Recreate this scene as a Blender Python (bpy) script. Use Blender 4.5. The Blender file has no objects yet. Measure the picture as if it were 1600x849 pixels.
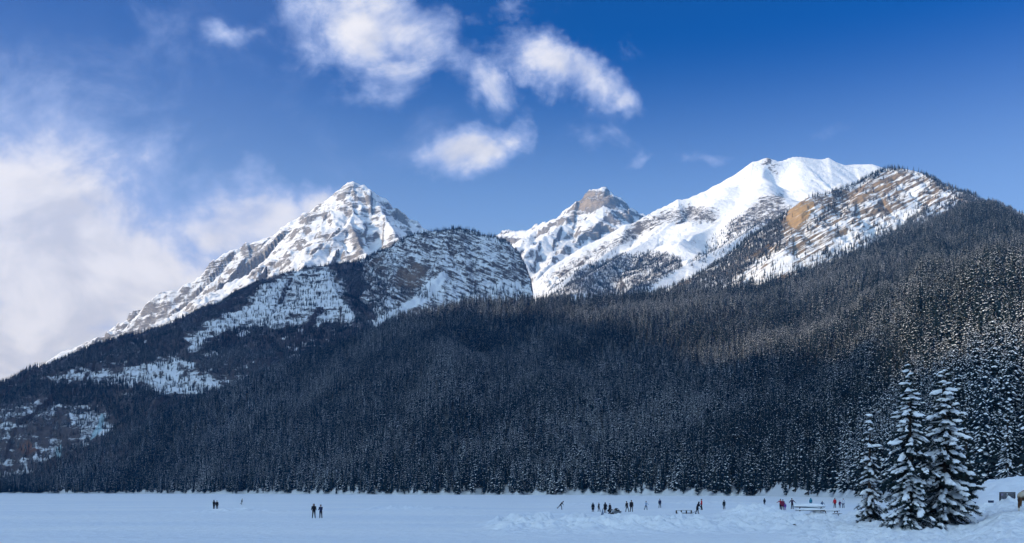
import bpy, bmesh, math, random
import numpy as np
from mathutils import Vector, Matrix

# ------------------------------------------------------------------ camera
F = 1386.0            # focal length in photo pixels (photo 1600 x 849)
HC = 3.25             # eye height above the frozen lake
HY = 768.5            # horizon row in the photo
SC = bpy.context.scene
COL = SC.collection
R = math.radians

cam_d = bpy.data.cameras.new('camera')
cam = bpy.data.objects.new('camera', cam_d)
COL.objects.link(cam)
cam_d.sensor_width = 36.0
cam_d.lens = 36.0 * F / 1600.0
cam_d.shift_y = (HY - 424.5) / 1600.0
cam_d.clip_start = 0.5
cam_d.clip_end = 60000
cam.location = (0, 0, HC)
cam.rotation_euler = (R(90), 0, 0)
SC.camera = cam

# ------------------------------------------------------------------ light
SUN_EL = R(19.0)
SUN_DIR = Vector((-0.93, -0.367, 0)).normalized()      # horizontal direction towards the sun
sv = Vector((SUN_DIR.x * math.cos(SUN_EL), SUN_DIR.y * math.cos(SUN_EL), math.sin(SUN_EL)))
sun_d = bpy.data.lights.new('sun', 'SUN')
sun_d.energy = 2.9
sun_d.angle = R(0.5)
sun_d.color = (1.0, 0.79, 0.55)
sun = bpy.data.objects.new('sun', sun_d)
COL.objects.link(sun)
sun.rotation_euler = sv.to_track_quat('Z', 'Y').to_euler()

SC.view_settings.view_transform = 'Standard'
SC.view_settings.look = 'None'
SC.view_settings.gamma = 1.0
SC.view_settings.exposure = 1.28
SC.view_settings.use_curve_mapping = False
SKY_STRENGTH = 0.13
SC.cycles.max_bounces = 5
SC.cycles.diffuse_bounces = 2
SC.cycles.glossy_bounces = 1
SC.cycles.transmission_bounces = 2
SC.cycles.volume_bounces = 0
SC.cycles.transparent_max_bounces = 8
SC.cycles.use_adaptive_sampling = True

class NT:
    """tiny helper for node trees"""
    def __init__(s, tree):
        s.t = tree; s.n = tree.nodes; s.l = tree.links
    def node(s, typ, **kw):
        nd = s.n.new(typ)
        for k, v in kw.items():
            if k.startswith('_'):
                continue
            setattr(nd, k, v)
        return nd
    def put(s, sock, val):
        if isinstance(val, bpy.types.NodeSocket):
            s.l.new(val, sock)
        else:
            sock.default_value = val
    def math(s, op, a, b=0.0, c=0.0, clamp=False):
        nd = s.node('ShaderNodeMath', operation=op, use_clamp=clamp)
        s.put(nd.inputs[0], a); s.put(nd.inputs[1], b); s.put(nd.inputs[2], c)
        return nd.outputs[0]
    def vmath(s, op, a, b=(0, 0, 0)):
        nd = s.node('ShaderNodeVectorMath', operation=op)
        s.put(nd.inputs[0], a); s.put(nd.inputs[1], b)
        return nd.outputs['Value'] if op in ('LENGTH', 'DOT_PRODUCT') else nd.outputs[0]
    def noise(s, vec, scale, detail=4, rough=0.55, lac=2.0, dist=0.0, color=False):
        nd = s.node('ShaderNodeTexNoise')
        s.put(nd.inputs['Vector'], vec)
        nd.inputs['Scale'].default_value = scale
        nd.inputs['Detail'].default_value = detail
        nd.inputs['Roughness'].default_value = rough
        nd.inputs['Lacunarity'].default_value = lac
        nd.inputs['Distortion'].default_value = dist
        return nd.outputs['Color' if color else 'Fac']
    def mrange(s, v, a, b, c=0.0, d=1.0, smooth=True):
        nd = s.node('ShaderNodeMapRange', interpolation_type='SMOOTHSTEP' if smooth else 'LINEAR', clamp=True)
        s.put(nd.inputs[0], v); s.put(nd.inputs[1], a); s.put(nd.inputs[2], b)
        s.put(nd.inputs[3], c); s.put(nd.inputs[4], d)
        return nd.outputs[0]
    def mix(s, f, a, b, mode='MIX'):
        nd = s.node('ShaderNodeMix', data_type='RGBA', blend_type=mode)
        s.put(nd.inputs[0], f)
        s.put(nd.inputs[6], a if isinstance(a, bpy.types.NodeSocket) else (*a, 1.0))
        s.put(nd.inputs[7], b if isinstance(b, bpy.types.NodeSocket) else (*b, 1.0))
        return nd.outputs[2]
    def comb(s, x, y, z):
        nd = s.node('ShaderNodeCombineXYZ')
        s.put(nd.inputs[0], x); s.put(nd.inputs[1], y); s.put(nd.inputs[2], z)
        return nd.outputs[0]

def px_dir(px, py):
    return ((px - 800.0) / F, (HY - py) / F)

# ------------------------------------------------------------------ sky
world = bpy.data.worlds.new('World')
SC.world = world
world.use_nodes = True
w = NT(world.node_tree)
w.n.clear()
w_out = w.node('ShaderNodeOutputWorld')
w_bg = w.node('ShaderNodeBackground')
w_bg.inputs['Strength'].default_value = SKY_STRENGTH
sky = w.node('ShaderNodeTexSky', sky_type='NISHITA')
sky.sun_disc = False
sky.sun_elevation = SUN_EL
# Blender's sky: rotation 0 has the sun towards +Y, positive turns it clockwise seen from above
sky.sun_rotation = math.atan2(SUN_DIR.x, SUN_DIR.y)
sky.altitude = 1700
sky.air_density = 1.0
sky.dust_density = 0.35
sky.ozone_density = 3.0
hs = w.node('ShaderNodeHueSaturation')
hs.inputs['Saturation'].default_value = 1.15
hs.inputs['Value'].default_value = 1.0
gm = w.node('ShaderNodeGamma'); gm.inputs[1].default_value = 1.3
w.l.new(w.vmath('MULTIPLY', sky.outputs[0], (0.3, 0.3, 0.3)), gm.inputs[0])
w.l.new(w.vmath('MULTIPLY', gm.outputs[0], (1.2, 1.85, 2.2)), hs.inputs['Color'])
tc = w.node('ShaderNodeTexCoord')
sep = w.node('ShaderNodeSeparateXYZ')
w.l.new(tc.outputs['Generated'], sep.inputs[0])
dyc = w.math('MAXIMUM', sep.outputs[1], 0.05)
gu = w.math('DIVIDE', sep.outputs[0], dyc)
gv = w.math('DIVIDE', sep.outputs[2], dyc)
guv = w.comb(gu, gv, 0.0)
warp = w.vmath('SUBTRACT', w.noise(guv, 3.4, 5, 0.6, color=True), (0.5, 0.5, 0.5))
warp2 = w.vmath('SUBTRACT', w.noise(guv, 13.0, 5, 0.6, color=True), (0.5, 0.5, 0.5))
wu = w.vmath('ADD', guv, w.vmath('MULTIPLY', warp, (0.21, 0.16, 0)))
wu = w.vmath('ADD', wu, w.vmath('MULTIPLY', warp2, (0.075, 0.065, 0)))
fb = w.noise(w.vmath('MULTIPLY', guv, (1.0, 1.25, 1.0)), 8.0, 10, 0.62, dist=0.35)
fb2 = w.noise(guv, 2.6, 4, 0.5)
# blobs: px, py, radius x, radius y, tilt (deg, clockwise in the picture), weight
BLOBS = [
    (60, 400, 350, 175, 14, 1.5), (220, 420, 200, 110, 18, 1.3), (180, 560, 330, 150, 8, 1.2), (-60, 300, 240, 110, 12, 1.0),
    (0, 540, 280, 170, 0, 1.1), (300, 450, 240, 110, 12, 1.0), (400, 365, 190, 75, 8, 0.95), (500, 325, 70, 40, 0, 0.75), (130, 330, 150, 85, 22, 0.75),
    (545, 50, 125, 95, 20, 0.92), (600, 120, 75, 55, 0, 0.75), (500, 20, 90, 60, 0, 0.7),
    (735, 248, 100, 50, -28, 0.9), (700, 262, 60, 34, 25, 0.7), (808, 205, 60, 34, -45, 0.65),
    (890, 105, 120, 44, 32, 0.8), (960, 150, 50, 30, 30, 0.6), (775, 130, 45, 55, -10, 0.7),
    (960, 70, 50, 22, 20, 0.3), (720, 60, 110, 60, 20, 0.42), (810, 15, 60, 35, 0, 0.55),
    (950, 215, 60, 28, 25, 0.33), (1000, 250, 45, 18, -20, 0.42), (1120, 243, 55, 18, 0, 0.36),
    (1250, 225, 90, 20, 0, 0.22), (345, 52, 45, 22, 12, 0.30), (395, 45, 22, 14, 0, 0.15),
    (90, 200, 240, 110, 15, 0.35), (250, 60, 260, 110, 10, 0.17), (620, 210, 260, 110, 10, 0.13),
]
field = None
for (bx, by, rx, ry, tilt, wt) in BLOBS:
    u0, v0 = px_dir(bx, by)
    d = w.vmath('SUBTRACT', wu, (u0, v0, 0))
    rot = w.node('ShaderNodeVectorRotate', rotation_type='Z_AXIS')
    w.put(rot.inputs['Vector'], d)
    rot.inputs['Angle'].default_value = R(tilt)
    q = w.vmath('DIVIDE', rot.outputs[0], (rx / F, ry / F, 1))
    ln = w.vmath('LENGTH', q)
    b = w.mrange(ln, 0.0, 1.35, wt, 0.0)
    field = b if field is None else w.math('MAXIMUM', field, b) if wt > 0.5 else w.math('ADD', field, w.math('MULTIPLY', b, w.mrange(field, 0.2, 0.8, 1.0, 0.0)))
dens = w.math('ADD', field, w.math('MULTIPLY', w.math('SUBTRACT', fb, 0.5), w.mrange(gu, -0.2, -0.4, 2.1, 1.5)))
alpha = w.mrange(dens, 0.0, 0.78)
alpha = w.math('MULTIPLY', alpha, w.mrange(field, 0.0, 0.25))
front = w.mrange(sep.outputs[1], 0.05, 0.2)
# out of view, behind and overhead: cloud added to light the shaded ground
side = w.noise(w.vmath('MULTIPLY', tc.outputs['Generated'], (1, 1, 2.2)), 2.3, 6, 0.6)
fill_cloud_a = w.mrange(side, 0.36, 0.58, 0, 0.85)
toward = w.vmath('DOT_PRODUCT', tc.outputs['Generated'], tuple(Vector((-0.66, -0.5, 0.45)).normalized()))
fill_cloud_a = w.math('MULTIPLY', fill_cloud_a, w.mrange(toward, -0.1, 0.75, 0.12, 1.0))
alpha = w.math('ADD', w.math('MULTIPLY', alpha, front), w.math('MULTIPLY', fill_cloud_a, w.math('SUBTRACT', 1.0, front)))
alpha = w.math('MULTIPLY', alpha, w.mrange(gu, -0.1, -0.4, 0.84, 1.0))
veil = w.math('MULTIPLY', w.mrange(gu, 0.1, -0.5, 0.0, 0.32), w.mrange(w.noise(guv, 2.2, 5, 0.55), 0.25, 0.75, 0.35, 1.0))
fbo = w.noise(w.vmath('MULTIPLY', w.vmath('ADD', guv, (-0.022, 0.016, 0)), (1.0, 1.25, 1.0)), 8.0, 5, 0.55, dist=0.35)
fbi = w.noise(w.vmath('MULTIPLY', guv, (1.0, 1.25, 1.0)), 8.0, 5, 0.55, dist=0.35)
shade = w.mrange(w.math('ADD', w.math('SUBTRACT', fbi, fbo), w.math('MULTIPLY', w.math('SUBTRACT', fb2, 0.5), 0.35)), -0.14, 0.14)
CLOUD_HI = (4.5, 4.2, 3.85)
CLOUD_LO = (3.3, 3.15, 3.05)
ccol = w.mix(shade, CLOUD_LO, CLOUD_HI)
ccol = w.mix(w.mrange(dens, 0.35, 1.0), (2.0, 2.35, 3.4), ccol)
lowsky = w.mrange(sep.outputs[2], 0.46, 0.16, 0.0, 0.72)
hs_top = w.mix(w.mrange(w.math('ADD', sep.outputs[2], w.math('MULTIPLY', gu, 0.12)), 0.12, 0.5), w.vmath('MULTIPLY', hs.outputs[0], (0.62, 0.75, 0.82)), w.vmath('MULTIPLY', hs.outputs[0], (0.0, 0.40, 0.60)))
skyc = w.mix(lowsky, hs_top, (2.4, 3.1, 3.6))
skyc = w.mix(veil, skyc, (1.25, 1.55, 2.6))
ccol = w.mix(front, (5.4, 7.2, 8.2), ccol)  # the unseen cloud is made bright and bluish as fill light
w.l.new(w.mix(alpha, skyc, ccol), w_bg.inputs['Color'])
w.l.new(w_bg.outputs[0], w_out.inputs['Surface'])
world.cycles.sampling_method = 'MANUAL'
world.cycles.sample_map_resolution = 512

# ------------------------------------------------------------------ numpy noise
def _h(ix, iy, seed):
    n = (ix.astype(np.int64) * 374761393 + iy.astype(np.int64) * 668265263 + seed * 1442695041) & 0xffffffff
    n = ((n ^ (n >> 13)) * 1274126177) & 0xffffffff
    n = (n ^ (n >> 16)) & 0xffffffff
    return n
def perlin(x, y, seed=0):
    x0 = np.floor(x); y0 = np.floor(y)
    fx = x - x0; fy = y - y0
    ux = fx * fx * fx * (fx * (fx * 6 - 15) + 10); uy = fy * fy * fy * (fy * (fy * 6 - 15) + 10)
    def g(dx, dy):
        a = _h(x0 + dx, y0 + dy, seed) * (2 * np.pi / 4294967296.0)
        return np.cos(a) * (fx - dx) + np.sin(a) * (fy - dy)
    a = g(0, 0); b = g(1, 0); c = g(0, 1); d = g(1, 1)
    return ((a + (b - a) * ux) * (1 - uy) + (c + (d - c) * ux) * uy) * 1.5
def fbm(x, y, oct=5, seed=0, gain=0.5):
    s = 0; a = 1.0; f = 1.0
    for i in range(oct):
        s = s + a * perlin(x * f + 17.3 * i, y * f - 9.1 * i, seed + i); a *= gain; f *= 2.03
    return s
def ridged(x, y, oct=5, seed=0, gain=0.5):
    s = 0; a = 1.0; f = 1.0; w_ = 1.0
    for i in range(oct):
        n = 1 - np.abs(perlin(x * f + 7.7 * i, y * f + 3.3 * i, seed + i)) * 1.6
        s = s + a * n * w_; w_ = np.clip(n, 0, 1); a *= gain; f *= 2.1
    return s
def sstep(a, b, x):
    t = np.clip((x - a) / (b - a), 0, 1)
    return t * t * (3 - 2 * t)
def inpoly(poly, x, y):
    """signed-ish softness: distance inside (positive) or outside (negative) a polygon, in photo pixels"""
    x = np.asarray(x, float); y = np.asarray(y, float)
    inside = np.zeros(x.shape, bool); dist = np.full(x.shape, 1e9)
    n = len(poly)
    for i in range(n):
        x1, y1 = poly[i]; x2, y2 = poly[(i + 1) % n]
        c = ((y1 > y) != (y2 > y)) & (x < (x2 - x1) * (y - y1) / ((y2 - y1) if y2 != y1 else 1e-9) + x1)
        inside ^= c
        dx, dy = x2 - x1, y2 - y1
        t = np.clip(((x - x1) * dx + (y - y1) * dy) / (dx * dx + dy * dy + 1e-9), 0, 1)
        dist = np.minimum(dist, np.hypot(x - x1 - t * dx, y - y1 - t * dy))
    return np.where(inside, dist, -dist)

def P(px, py, d):
    return ((px - 800.0) / F * d, float(d), HC + (HY - py) / F * d)

# ------------------------------------------------------------------ terrain
class Terrain:
    """a solid height field over fan-shaped ground; keeps its grid so trees can be set on it"""
    def __init__(s, px0, px1, npx, d0, d1, nd, power=1.0):
        s.px = np.linspace(px0, px1, npx)
        s.d = d0 + (d1 - d0) * np.linspace(0, 1, nd) ** power
        s.PX, s.D = np.meshgrid(s.px, s.d)
        s.X = (s.PX - 800) / F * s.D; s.Y = s.D.copy()
        s.nd, s.npx = nd, npx
    def ridge(s, polys):
        """polys: list of (points[(px,py,d)...], slope, curve) ; returns height, distance, along"""
        H = np.full(s.X.shape, -1e4); DI = np.full(s.X.shape, 1e6); AL = np.zeros(s.X.shape)
        for pi, (pts, slope, curve, k) in enumerate(polys):
            W = [P(*p) for p in pts]
            h1 = np.full(s.X.shape, -1e4); d1 = np.full(s.X.shape, 1e6); a1 = np.zeros(s.X.shape); acc = 0
            for (a, b) in zip(W[:-1], W[1:]):
                dx, dy = b[0] - a[0], b[1] - a[1]; L2 = dx * dx + dy * dy
                t = np.clip(((s.X - a[0]) * dx + (s.Y - a[1]) * dy) / L2, 0, 1)
                dist = np.hypot(s.X - a[0] - t * dx, s.Y - a[1] - t * dy)
                h = a[2] + (b[2] - a[2]) * t - slope * dist * (1 + curve * dist / 1000.0)
                m = h > h1
                h1 = np.where(m, h, h1); d1 = np.where(m, dist, d1); a1 = np.where(m, acc + t * math.sqrt(L2) + pi * 5000, a1)
                acc += math.sqrt(L2)
            # smooth maximum
            dd = np.clip(0.5 + 0.5 * (h1 - H) / k, 0, 1)
            Hn = H * (1 - dd) + h1 * dd + k * dd * (1 - dd)
            m = h1 > H
            DI = np.where(m, d1, DI); AL = np.where(m, a1, AL)
            H = np.where(H < -5000, h1, Hn)
        return H, DI, AL
    def finish(s, Z):
        s.Z = Z
        # normals
        dXu = np.gradient(s.X, axis=1); dZu = np.gradient(Z, axis=1)
        dXv = np.gradient(s.X, axis=0); dYv = np.gradient(s.Y, axis=0); dZv = np.gradient(Z, axis=0)
        nx = -dZu * dYv; ny = -(dXu * dZv - dZu * dXv); nz = dXu * dYv
        L = np.sqrt(nx * nx + ny * ny + nz * nz) + 1e-9
        s.NX, s.NY, s.NZ = nx / L, ny / L, nz / L
        s.PY = HY - (Z - HC) * F / s.D
    def mesh(s, name, mat, attrs=None):
        v = np.stack([s.X, s.Y, s.Z], -1).reshape(-1, 3)
        # skirt closes the solid
        idx = np.arange(s.nd * s.npx).reshape(s.nd, s.npx)
        q = np.stack([idx[:-1, :-1], idx[:-1, 1:], idx[1:, 1:], idx[1:, :-1]], -1).reshape(-1, 4)
        me = bpy.data.meshes.new(name)
        me.vertices.add(len(v)); me.vertices.foreach_set('co', v.ravel())
        me.loops.add(q.size); me.loops.foreach_set('vertex_index', q.ravel().astype(np.int32))
        me.polygons.add(len(q)); me.polygons.foreach_set('loop_start', np.arange(0, q.size, 4, dtype=np.int32))
        me.update(calc_edges=True)
        me.polygons.foreach_set('use_smooth', np.ones(len(q), bool))
        for k, a in (attrs or {}).items():
            at = me.attributes.new(k, 'FLOAT', 'POINT')
            at.data.foreach_set('value', a.ravel().astype(np.float32))
        me.materials.append(mat)
        ob = bpy.data.objects.new(name, me); COL.objects.link(ob); ob['kind'] = 'structure'
        return ob
    def sample(s, px, d, A):
        fx = (px - s.px[0]) / (s.px[-1] - s.px[0]) * (s.npx - 1)
        fy = np.interp(d, s.d, np.arange(s.nd))
        x0 = np.clip(np.floor(fx).astype(int), 0, s.npx - 2); y0 = np.clip(np.floor(fy).astype(int), 0, s.nd - 2)
        tx = fx - x0; ty = fy - y0
        return (A[y0, x0] * (1 - tx) + A[y0, x0 + 1] * tx) * (1 - ty) + (A[y0 + 1, x0] * (1 - tx) + A[y0 + 1, x0 + 1] * tx) * ty

def principled(name, rough=0.8, spec=0.3):
    m = bpy.data.materials.new(name); m.use_nodes = True
    t = NT(m.node_tree); bs = t.n['Principled BSDF']
    bs.inputs['Roughness'].default_value = rough
    bs.inputs['Specular IOR Level'].default_value = spec
    return m, t, bs

def rock_snow(name, scale, rock_a, rock_b, rock_c, aniso=(1, 1, 1), rot=0.0, ice=False, bump=1.0, soft=0.16, strata=0.6, sn=(0.86, 0.87, 0.89)):
    """snow lying on rock: the 'rock' attribute says how much bare rock shows, noise breaks the edge"""
    m, t, bs = principled(name, 0.75, 0.2)
    geo = t.node('ShaderNodeNewGeometry')
    pos = geo.outputs['Position']
    r = t.node('ShaderNodeVectorRotate', rotation_type='Y_AXIS'); t.put(r.inputs['Vector'], pos); r.inputs['Angle'].default_value = rot
    ap = t.vmath('MULTIPLY', r.outputs[0], aniso)
    n1 = t.noise(ap, 1.0 / scale, 7, 0.62, dist=0.4)
    n2 = t.noise(ap, 5.0 / scale, 5, 0.6)
    at = t.node('ShaderNodeAttribute', attribute_name='rock')
    tint = t.node('ShaderNodeAttribute', attribute_name='tint')
    v = t.math('ADD', at.outputs['Fac'], t.math('MULTIPLY', t.math('SUBTRACT', n1, 0.5), 1.5))
    v = t.math('ADD', v, t.math('MULTIPLY', t.math('SUBTRACT', n2, 0.5), 0.8))
    n3 = t.noise(t.vmath('MULTIPLY', r.outputs[0], (0.12, 0.12, 2.6)), 1.0 / scale, 6, 0.6, dist=0.6)
    v = t.math('ADD', v, t.math('MULTIPLY', t.math('SUBTRACT', n3, 0.5), strata * 2.0))
    fac = t.mrange(v, 0.5 - soft, 0.5 + soft)
    rc = t.mix(t.mrange(n2, 0.35, 0.65), rock_a, rock_b)
    rc = t.mix(t.mrange(tint.outputs['Fac'], 0.15, 0.85), rc, rock_c)
    rc = t.mix(t.mrange(n1, 0.3, 0.7, 0.0, 0.5), rc, (rock_a[0] * 0.6, rock_a[1] * 0.6, rock_a[2] * 0.6))
    snow = t.mix(t.noise(pos, 0.6 / scale, 4, 0.5), (sn[0] * 0.94, sn[1] * 0.95, sn[2] * 0.97), sn)
    c = t.mix(fac, snow, rc)
    if ice:
        ia = t.node('ShaderNodeAttribute', attribute_name='ice')
        c = t.mix(t.mrange(t.math('ADD', ia.outputs['Fac'], t.math('MULTIPLY', t.math('SUBTRACT', n2, 0.5), 0.8)), 0.4, 0.6), c, (0.55, 0.74, 0.80))
    t.l.new(c, bs.inputs['Base Color'])
    bp = t.node('ShaderNodeBump'); bp.inputs['Strength'].default_value = 0.9
    bp.inputs['Distance'].default_value = bump
    t.put(bp.inputs['Height'], t.math('ADD', t.math('MULTIPLY', n1, 3.0), t.math('MULTIPLY', t.math('ADD', n2, fac), t.math('ADD', 0.25, fac))))
    t.l.new(bp.outputs[0], bs.inputs['Normal'])
    return m

M_far = rock_snow('rock_snow_far', 42, (0.26, 0.24, 0.22), (0.40, 0.35, 0.29), (0.45, 0.33, 0.2), aniso=(0.8, 0.8, 1.8), bump=7)
M_c = rock_snow('rock_snow_layers', 30, (0.25, 0.235, 0.225), (0.36, 0.33, 0.30), (0.4, 0.3, 0.2), aniso=(0.7, 0.7, 1.7), rot=R(12), bump=3, soft=0.25, strata=1.0)
M_b = rock_snow('rock_snow_smooth', 24, (0.14, 0.13, 0.12), (0.25, 0.21, 0.17), (0.4, 0.3, 0.2), aniso=(1, 1, 1.3), rot=R(25), bump=3, strata=0.25)
M_g = rock_snow('rock_snow_strata', 19, (0.20, 0.155, 0.12), (0.40, 0.29, 0.18), (0.55, 0.35, 0.16), aniso=(0.2, 0.5, 2.2), rot=R(32), bump=2.2, soft=0.14, strata=1.0)
M_d = rock_snow('rock_snow_crag', 15, (0.10, 0.085, 0.08), (0.20, 0.155, 0.13), (0.26, 0.18, 0.12), aniso=(0.6, 0.8, 1.5), rot=R(-25), bump=2.0, soft=0.14, strata=0.45)
M_e = rock_snow('rock_snow_cliff', 16, (0.09, 0.08, 0.085), (0.17, 0.14, 0.13), (0.28, 0.14, 0.09), aniso=(0.8, 0.8, 1.3), bump=2.5, soft=0.14, strata=0.3, ice=True)

T = {}
SH = np.array([(-200, 1700), (0, 1560), (200, 1420), (400, 1190), (600, 1000), (800, 880), (1000, 780), (1200, 640), (1300, 500), (1380, 380), (1450, 280), (1530, 215), (1600, 200), (1800, 180)], float)
def shore_d(px):
    return np.interp(px, SH[:, 0], SH[:, 1]) * (1 + 0.022 * perlin(np.asarray(px) / 60.0, np.zeros_like(px, dtype=float), 5) + 0.014 * perlin(np.asarray(px) / 17.0, np.zeros_like(px, dtype=float), 6))

# ---- centre peak, far away
t = Terrain(690, 1130, 260, 3600, 6800, 240)
H, DI, AL = t.ridge([
    ([(690, 400, 6200), (760, 374, 6100), (785, 361.6, 6000), (817, 355, 5900), (852, 347, 5800), (872, 342, 5700), (889, 323, 5620), (904.5, 310, 5580), (921, 296, 5540), (941, 291, 5500),
      (953, 298, 5500), (970, 309, 5500), (985, 319.5, 5480), (990, 337, 5450), (1020, 352, 5450), (1120, 420, 5600)], 1.1, -0.12, 12),
    ([(947, 293, 5500), (943, 318, 5330), (939, 345, 5150), (905, 368, 4900), (868, 395, 4600), (840, 430, 4200)], 0.85, 0, 20),
    ([(905, 309, 5560), (880, 350, 5250), (845, 372, 5000), (815, 400, 4700)], 0.7, 0, 20),
    ([(852, 347, 5800), (820, 372, 5450), (795, 400, 5100)], 0.7, 0, 25),
    ([(985, 320, 5480), (975, 350, 5200), (950, 380, 4900)], 0.8, 0, 15),
])
wgt = np.clip(DI / 160, 0.12, 1)
H = H + wgt * (ridged(AL / 190, DI / 900, 4, 3) - 1.1) * 55 + wgt * fbm(t.X / 160, t.Y / 160, 6, 5) * 38
cap = sstep(1560, 1640, H) * (1 - sstep(1800, 1900, H))
st = 120.0
zz = (H + fbm(t.X / 220, t.Y / 220, 4, 8) * 60) / st; fr = zz - np.floor(zz)
H = H + (sstep(0.4, 0.95, fr) - fr) * st * 0.35 + fbm(t.X / 40, t.Y / 40, 3, 9) * 8
t.finish(H)
rock = sstep(0.62, 0.40, t.NZ) * 1.0 + fbm(t.X / 300, t.Y / 300, 3, 21) * 0.15
t.PXs = t.PX
capm = inpoly([(872, 345), (904, 312), (921, 298), (950, 296), (962, 312), (948, 318), (925, 326), (895, 342)], t.PX, t.PY)
grey = inpoly([(945, 318), (985, 322), (992, 345), (965, 356), (930, 372), (900, 392), (893, 380), (925, 350), (940, 345)], t.PX, t.PY)
rock = rock * 0.75 + sstep(-4, 4, capm) * 0.45 + sstep(-4, 6, grey) * 0.38
t.mesh('far_mountain', M_far, {'rock': rock, 'tint': sstep(-4, 4, capm) * 0.45})
T['A'] = t

# ---- left peak
t = Terrain(-60, 760, 520, 2900, 5600, 300)
H, DI, AL = t.ridge([
    ([(-60, 640, 4500), (0, 603, 4500), (100, 548, 4500), (149, 527.6, 4500), (251, 471, 4500), (326, 433, 4500), (374, 401, 4500), (377, 389, 4500), (386, 380, 4500), (439, 366, 4500),
      (465, 350, 4500), (468, 338, 4500), (477, 332, 4500), (518, 309, 4500), (537, 288, 4500), (552, 283, 4500), (571, 290, 4500), (601, 309, 4500),
      (628, 332, 4500), (658, 350, 4500), (720, 385, 4550), (760, 420, 4600)], 1.0, -0.12, 15),
    ([(552, 283, 4500), (547, 305, 4380), (552, 330, 4230), (545, 350, 4080), (520, 372, 3900), (480, 405, 3650), (460, 440, 3350)], 0.85, 0, 18),
    ([(548, 350, 4080), (560, 375, 3850), (580, 405, 3550)], 0.9, 0, 18),
    ([(580, 297, 4490), (600, 335, 4250), (620, 370, 3950), (640, 400, 3700)], 0.75, 0, 25),
    ([(477, 332, 4500), (470, 362, 4300), (440, 388, 4100), (400, 430, 3800)], 0.8, 0, 20),
    ([(386, 380, 4500), (390, 400, 4350), (380, 425, 4150), (330, 465, 3900)], 0.8, 0, 20),
    ([(251, 471, 4500), (262, 488, 4350), (230, 515, 4100)], 0.7, 0, 20),
    ([(149, 528, 4500), (175, 540, 4350), (150, 560, 4100)], 0.7, 0, 20),
])
wgt = np.clip(DI / 140, 0.1, 1)
H = H + wgt * (ridged(AL / 170, DI / 900, 4, 13) - 1.1) * 60 + wgt * fbm(t.X / 160, t.Y / 160, 6, 15, 0.5) * 38
st = 75.0
Ht = H + t.X * 0.22
zz = (Ht + fbm(t.X / 200, t.Y / 200, 4, 18) * 60) / st; fr = zz - np.floor(zz)
tw = 0.55 * sstep(-0.3, 0.3, fbm(t.X / 350, t.Y / 350, 3, 77) + 0.1) + 0.15
H = H + (sstep(0.3, 0.95, fr) - fr) * st * tw * 0.95 + fbm(t.X / 34, t.Y / 34, 3, 19) * 3.2
t.finish(H)
rock = sstep(0.64, 0.34, t.NZ) * 0.70 + 0.08 + fbm(t.X / 260, t.Y / 260, 3, 23) * 0.16
for poly, a in (([(376, 402), (376, 385), (392, 378), (425, 385), (420, 402), (390, 405)], 0.42), ([(385, 425), (410, 418), (415, 440), (395, 446)], 0.35),
                ([(466, 350), (468, 336), (490, 332), (500, 340), (480, 352)], 0.3), ([(545, 353), (560, 362), (572, 385), (562, 400), (550, 385)], 0.6),
                ([(520, 306), (538, 287), (560, 286), (580, 305), (560, 300), (540, 312)], 0.4), ([(470, 400), (500, 375), (545, 355), (540, 385), (480, 408)], 0.22)):
    rock = rock + sstep(-5, 5, inpoly(poly, t.PX, t.PY)) * a
t.mesh('left_mountain', M_c, {'rock': rock, 'tint': np.zeros_like(rock)})
T['C'] = t

# ---- right snow peak
t = Terrain(770, 1620, 520, 2500, 5300, 300)
H, DI, AL = t.ridge([
    ([(770, 500, 3800), (829, 449, 3900), (862, 416, 3950), (913, 384, 4000), (978, 354, 4060), (1027, 327, 4120), (1059, 316, 4150), (1100, 299, 4180), (1147, 273, 4200), (1177, 255, 4200),
      (1192, 245, 4200), (1205, 242.5, 4200), (1218, 243.5, 4210), (1250, 245, 4260), (1294, 251, 4330), (1306, 259, 4330), (1320, 259, 4340), (1335, 256.5, 4350), (1362, 256, 4350),
      (1420, 275, 4350), (1500, 300, 4350), (1620, 340, 4350)], 0.9, -0.08, 30),
    ([(1177, 255, 4200), (1168, 275, 4080), (1150, 300, 3930), (1120, 325, 3760), (1085, 350, 3560), (1060, 380, 3300)], 0.75, 0, 60),
    ([(1200, 243, 4200), (1190, 262, 4080), (1212, 288, 3900), (1222, 312, 3760), (1200, 340, 3550), (1140, 380, 3200), (1075, 412, 2950), (1000, 445, 2750)], 0.72, 0, 60),
    ([(1294, 251, 4330), (1300, 285, 4100), (1290, 320, 3850), (1250, 360, 3500)], 0.6, 0, 60),
    ([(1059, 316, 4150), (1062, 335, 4020), (1030, 365, 3800), (960, 405, 3450), (900, 440, 3100)], 0.7, 0, 60),
    ([(978, 354, 4060), (970, 372, 3920), (930, 400, 3700), (880, 440, 3350)], 0.7, 0, 60),
])
wgt = np.clip(DI / 200, 0.0, 1)
lower = sstep(1250, 900, H)
H = H + wgt * (ridged(AL / 220, DI / 800, 3, 33) - 1.1) * (14 + 22 * lower) + wgt * fbm(t.X / 150, t.Y / 150, 5, 35) * (5 + 18 * lower) + fbm(t.X / 60, t.Y / 60, 4, 37) * 5 * wgt
def trough(H, pts, depth, width):
    W = [P(*p) for p in pts]; best = np.full(H.shape, 1e9)
    for (a, b) in zip(W[:-1], W[1:]):
        dx, dy = b[0] - a[0], b[1] - a[1]
        q = np.clip(((t.X - a[0]) * dx + (t.Y - a[1]) * dy) / (dx * dx + dy * dy), 0, 1)
        best = np.minimum(best, np.hypot(t.X - a[0] - q * dx, t.Y - a[1] - q * dy))
    return H - depth * np.exp(-(best / width) ** 2)
H = trough(H, [(1212, 262, 4130), (1228, 290, 3960), (1240, 325, 3800)], 60, 70)
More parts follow.
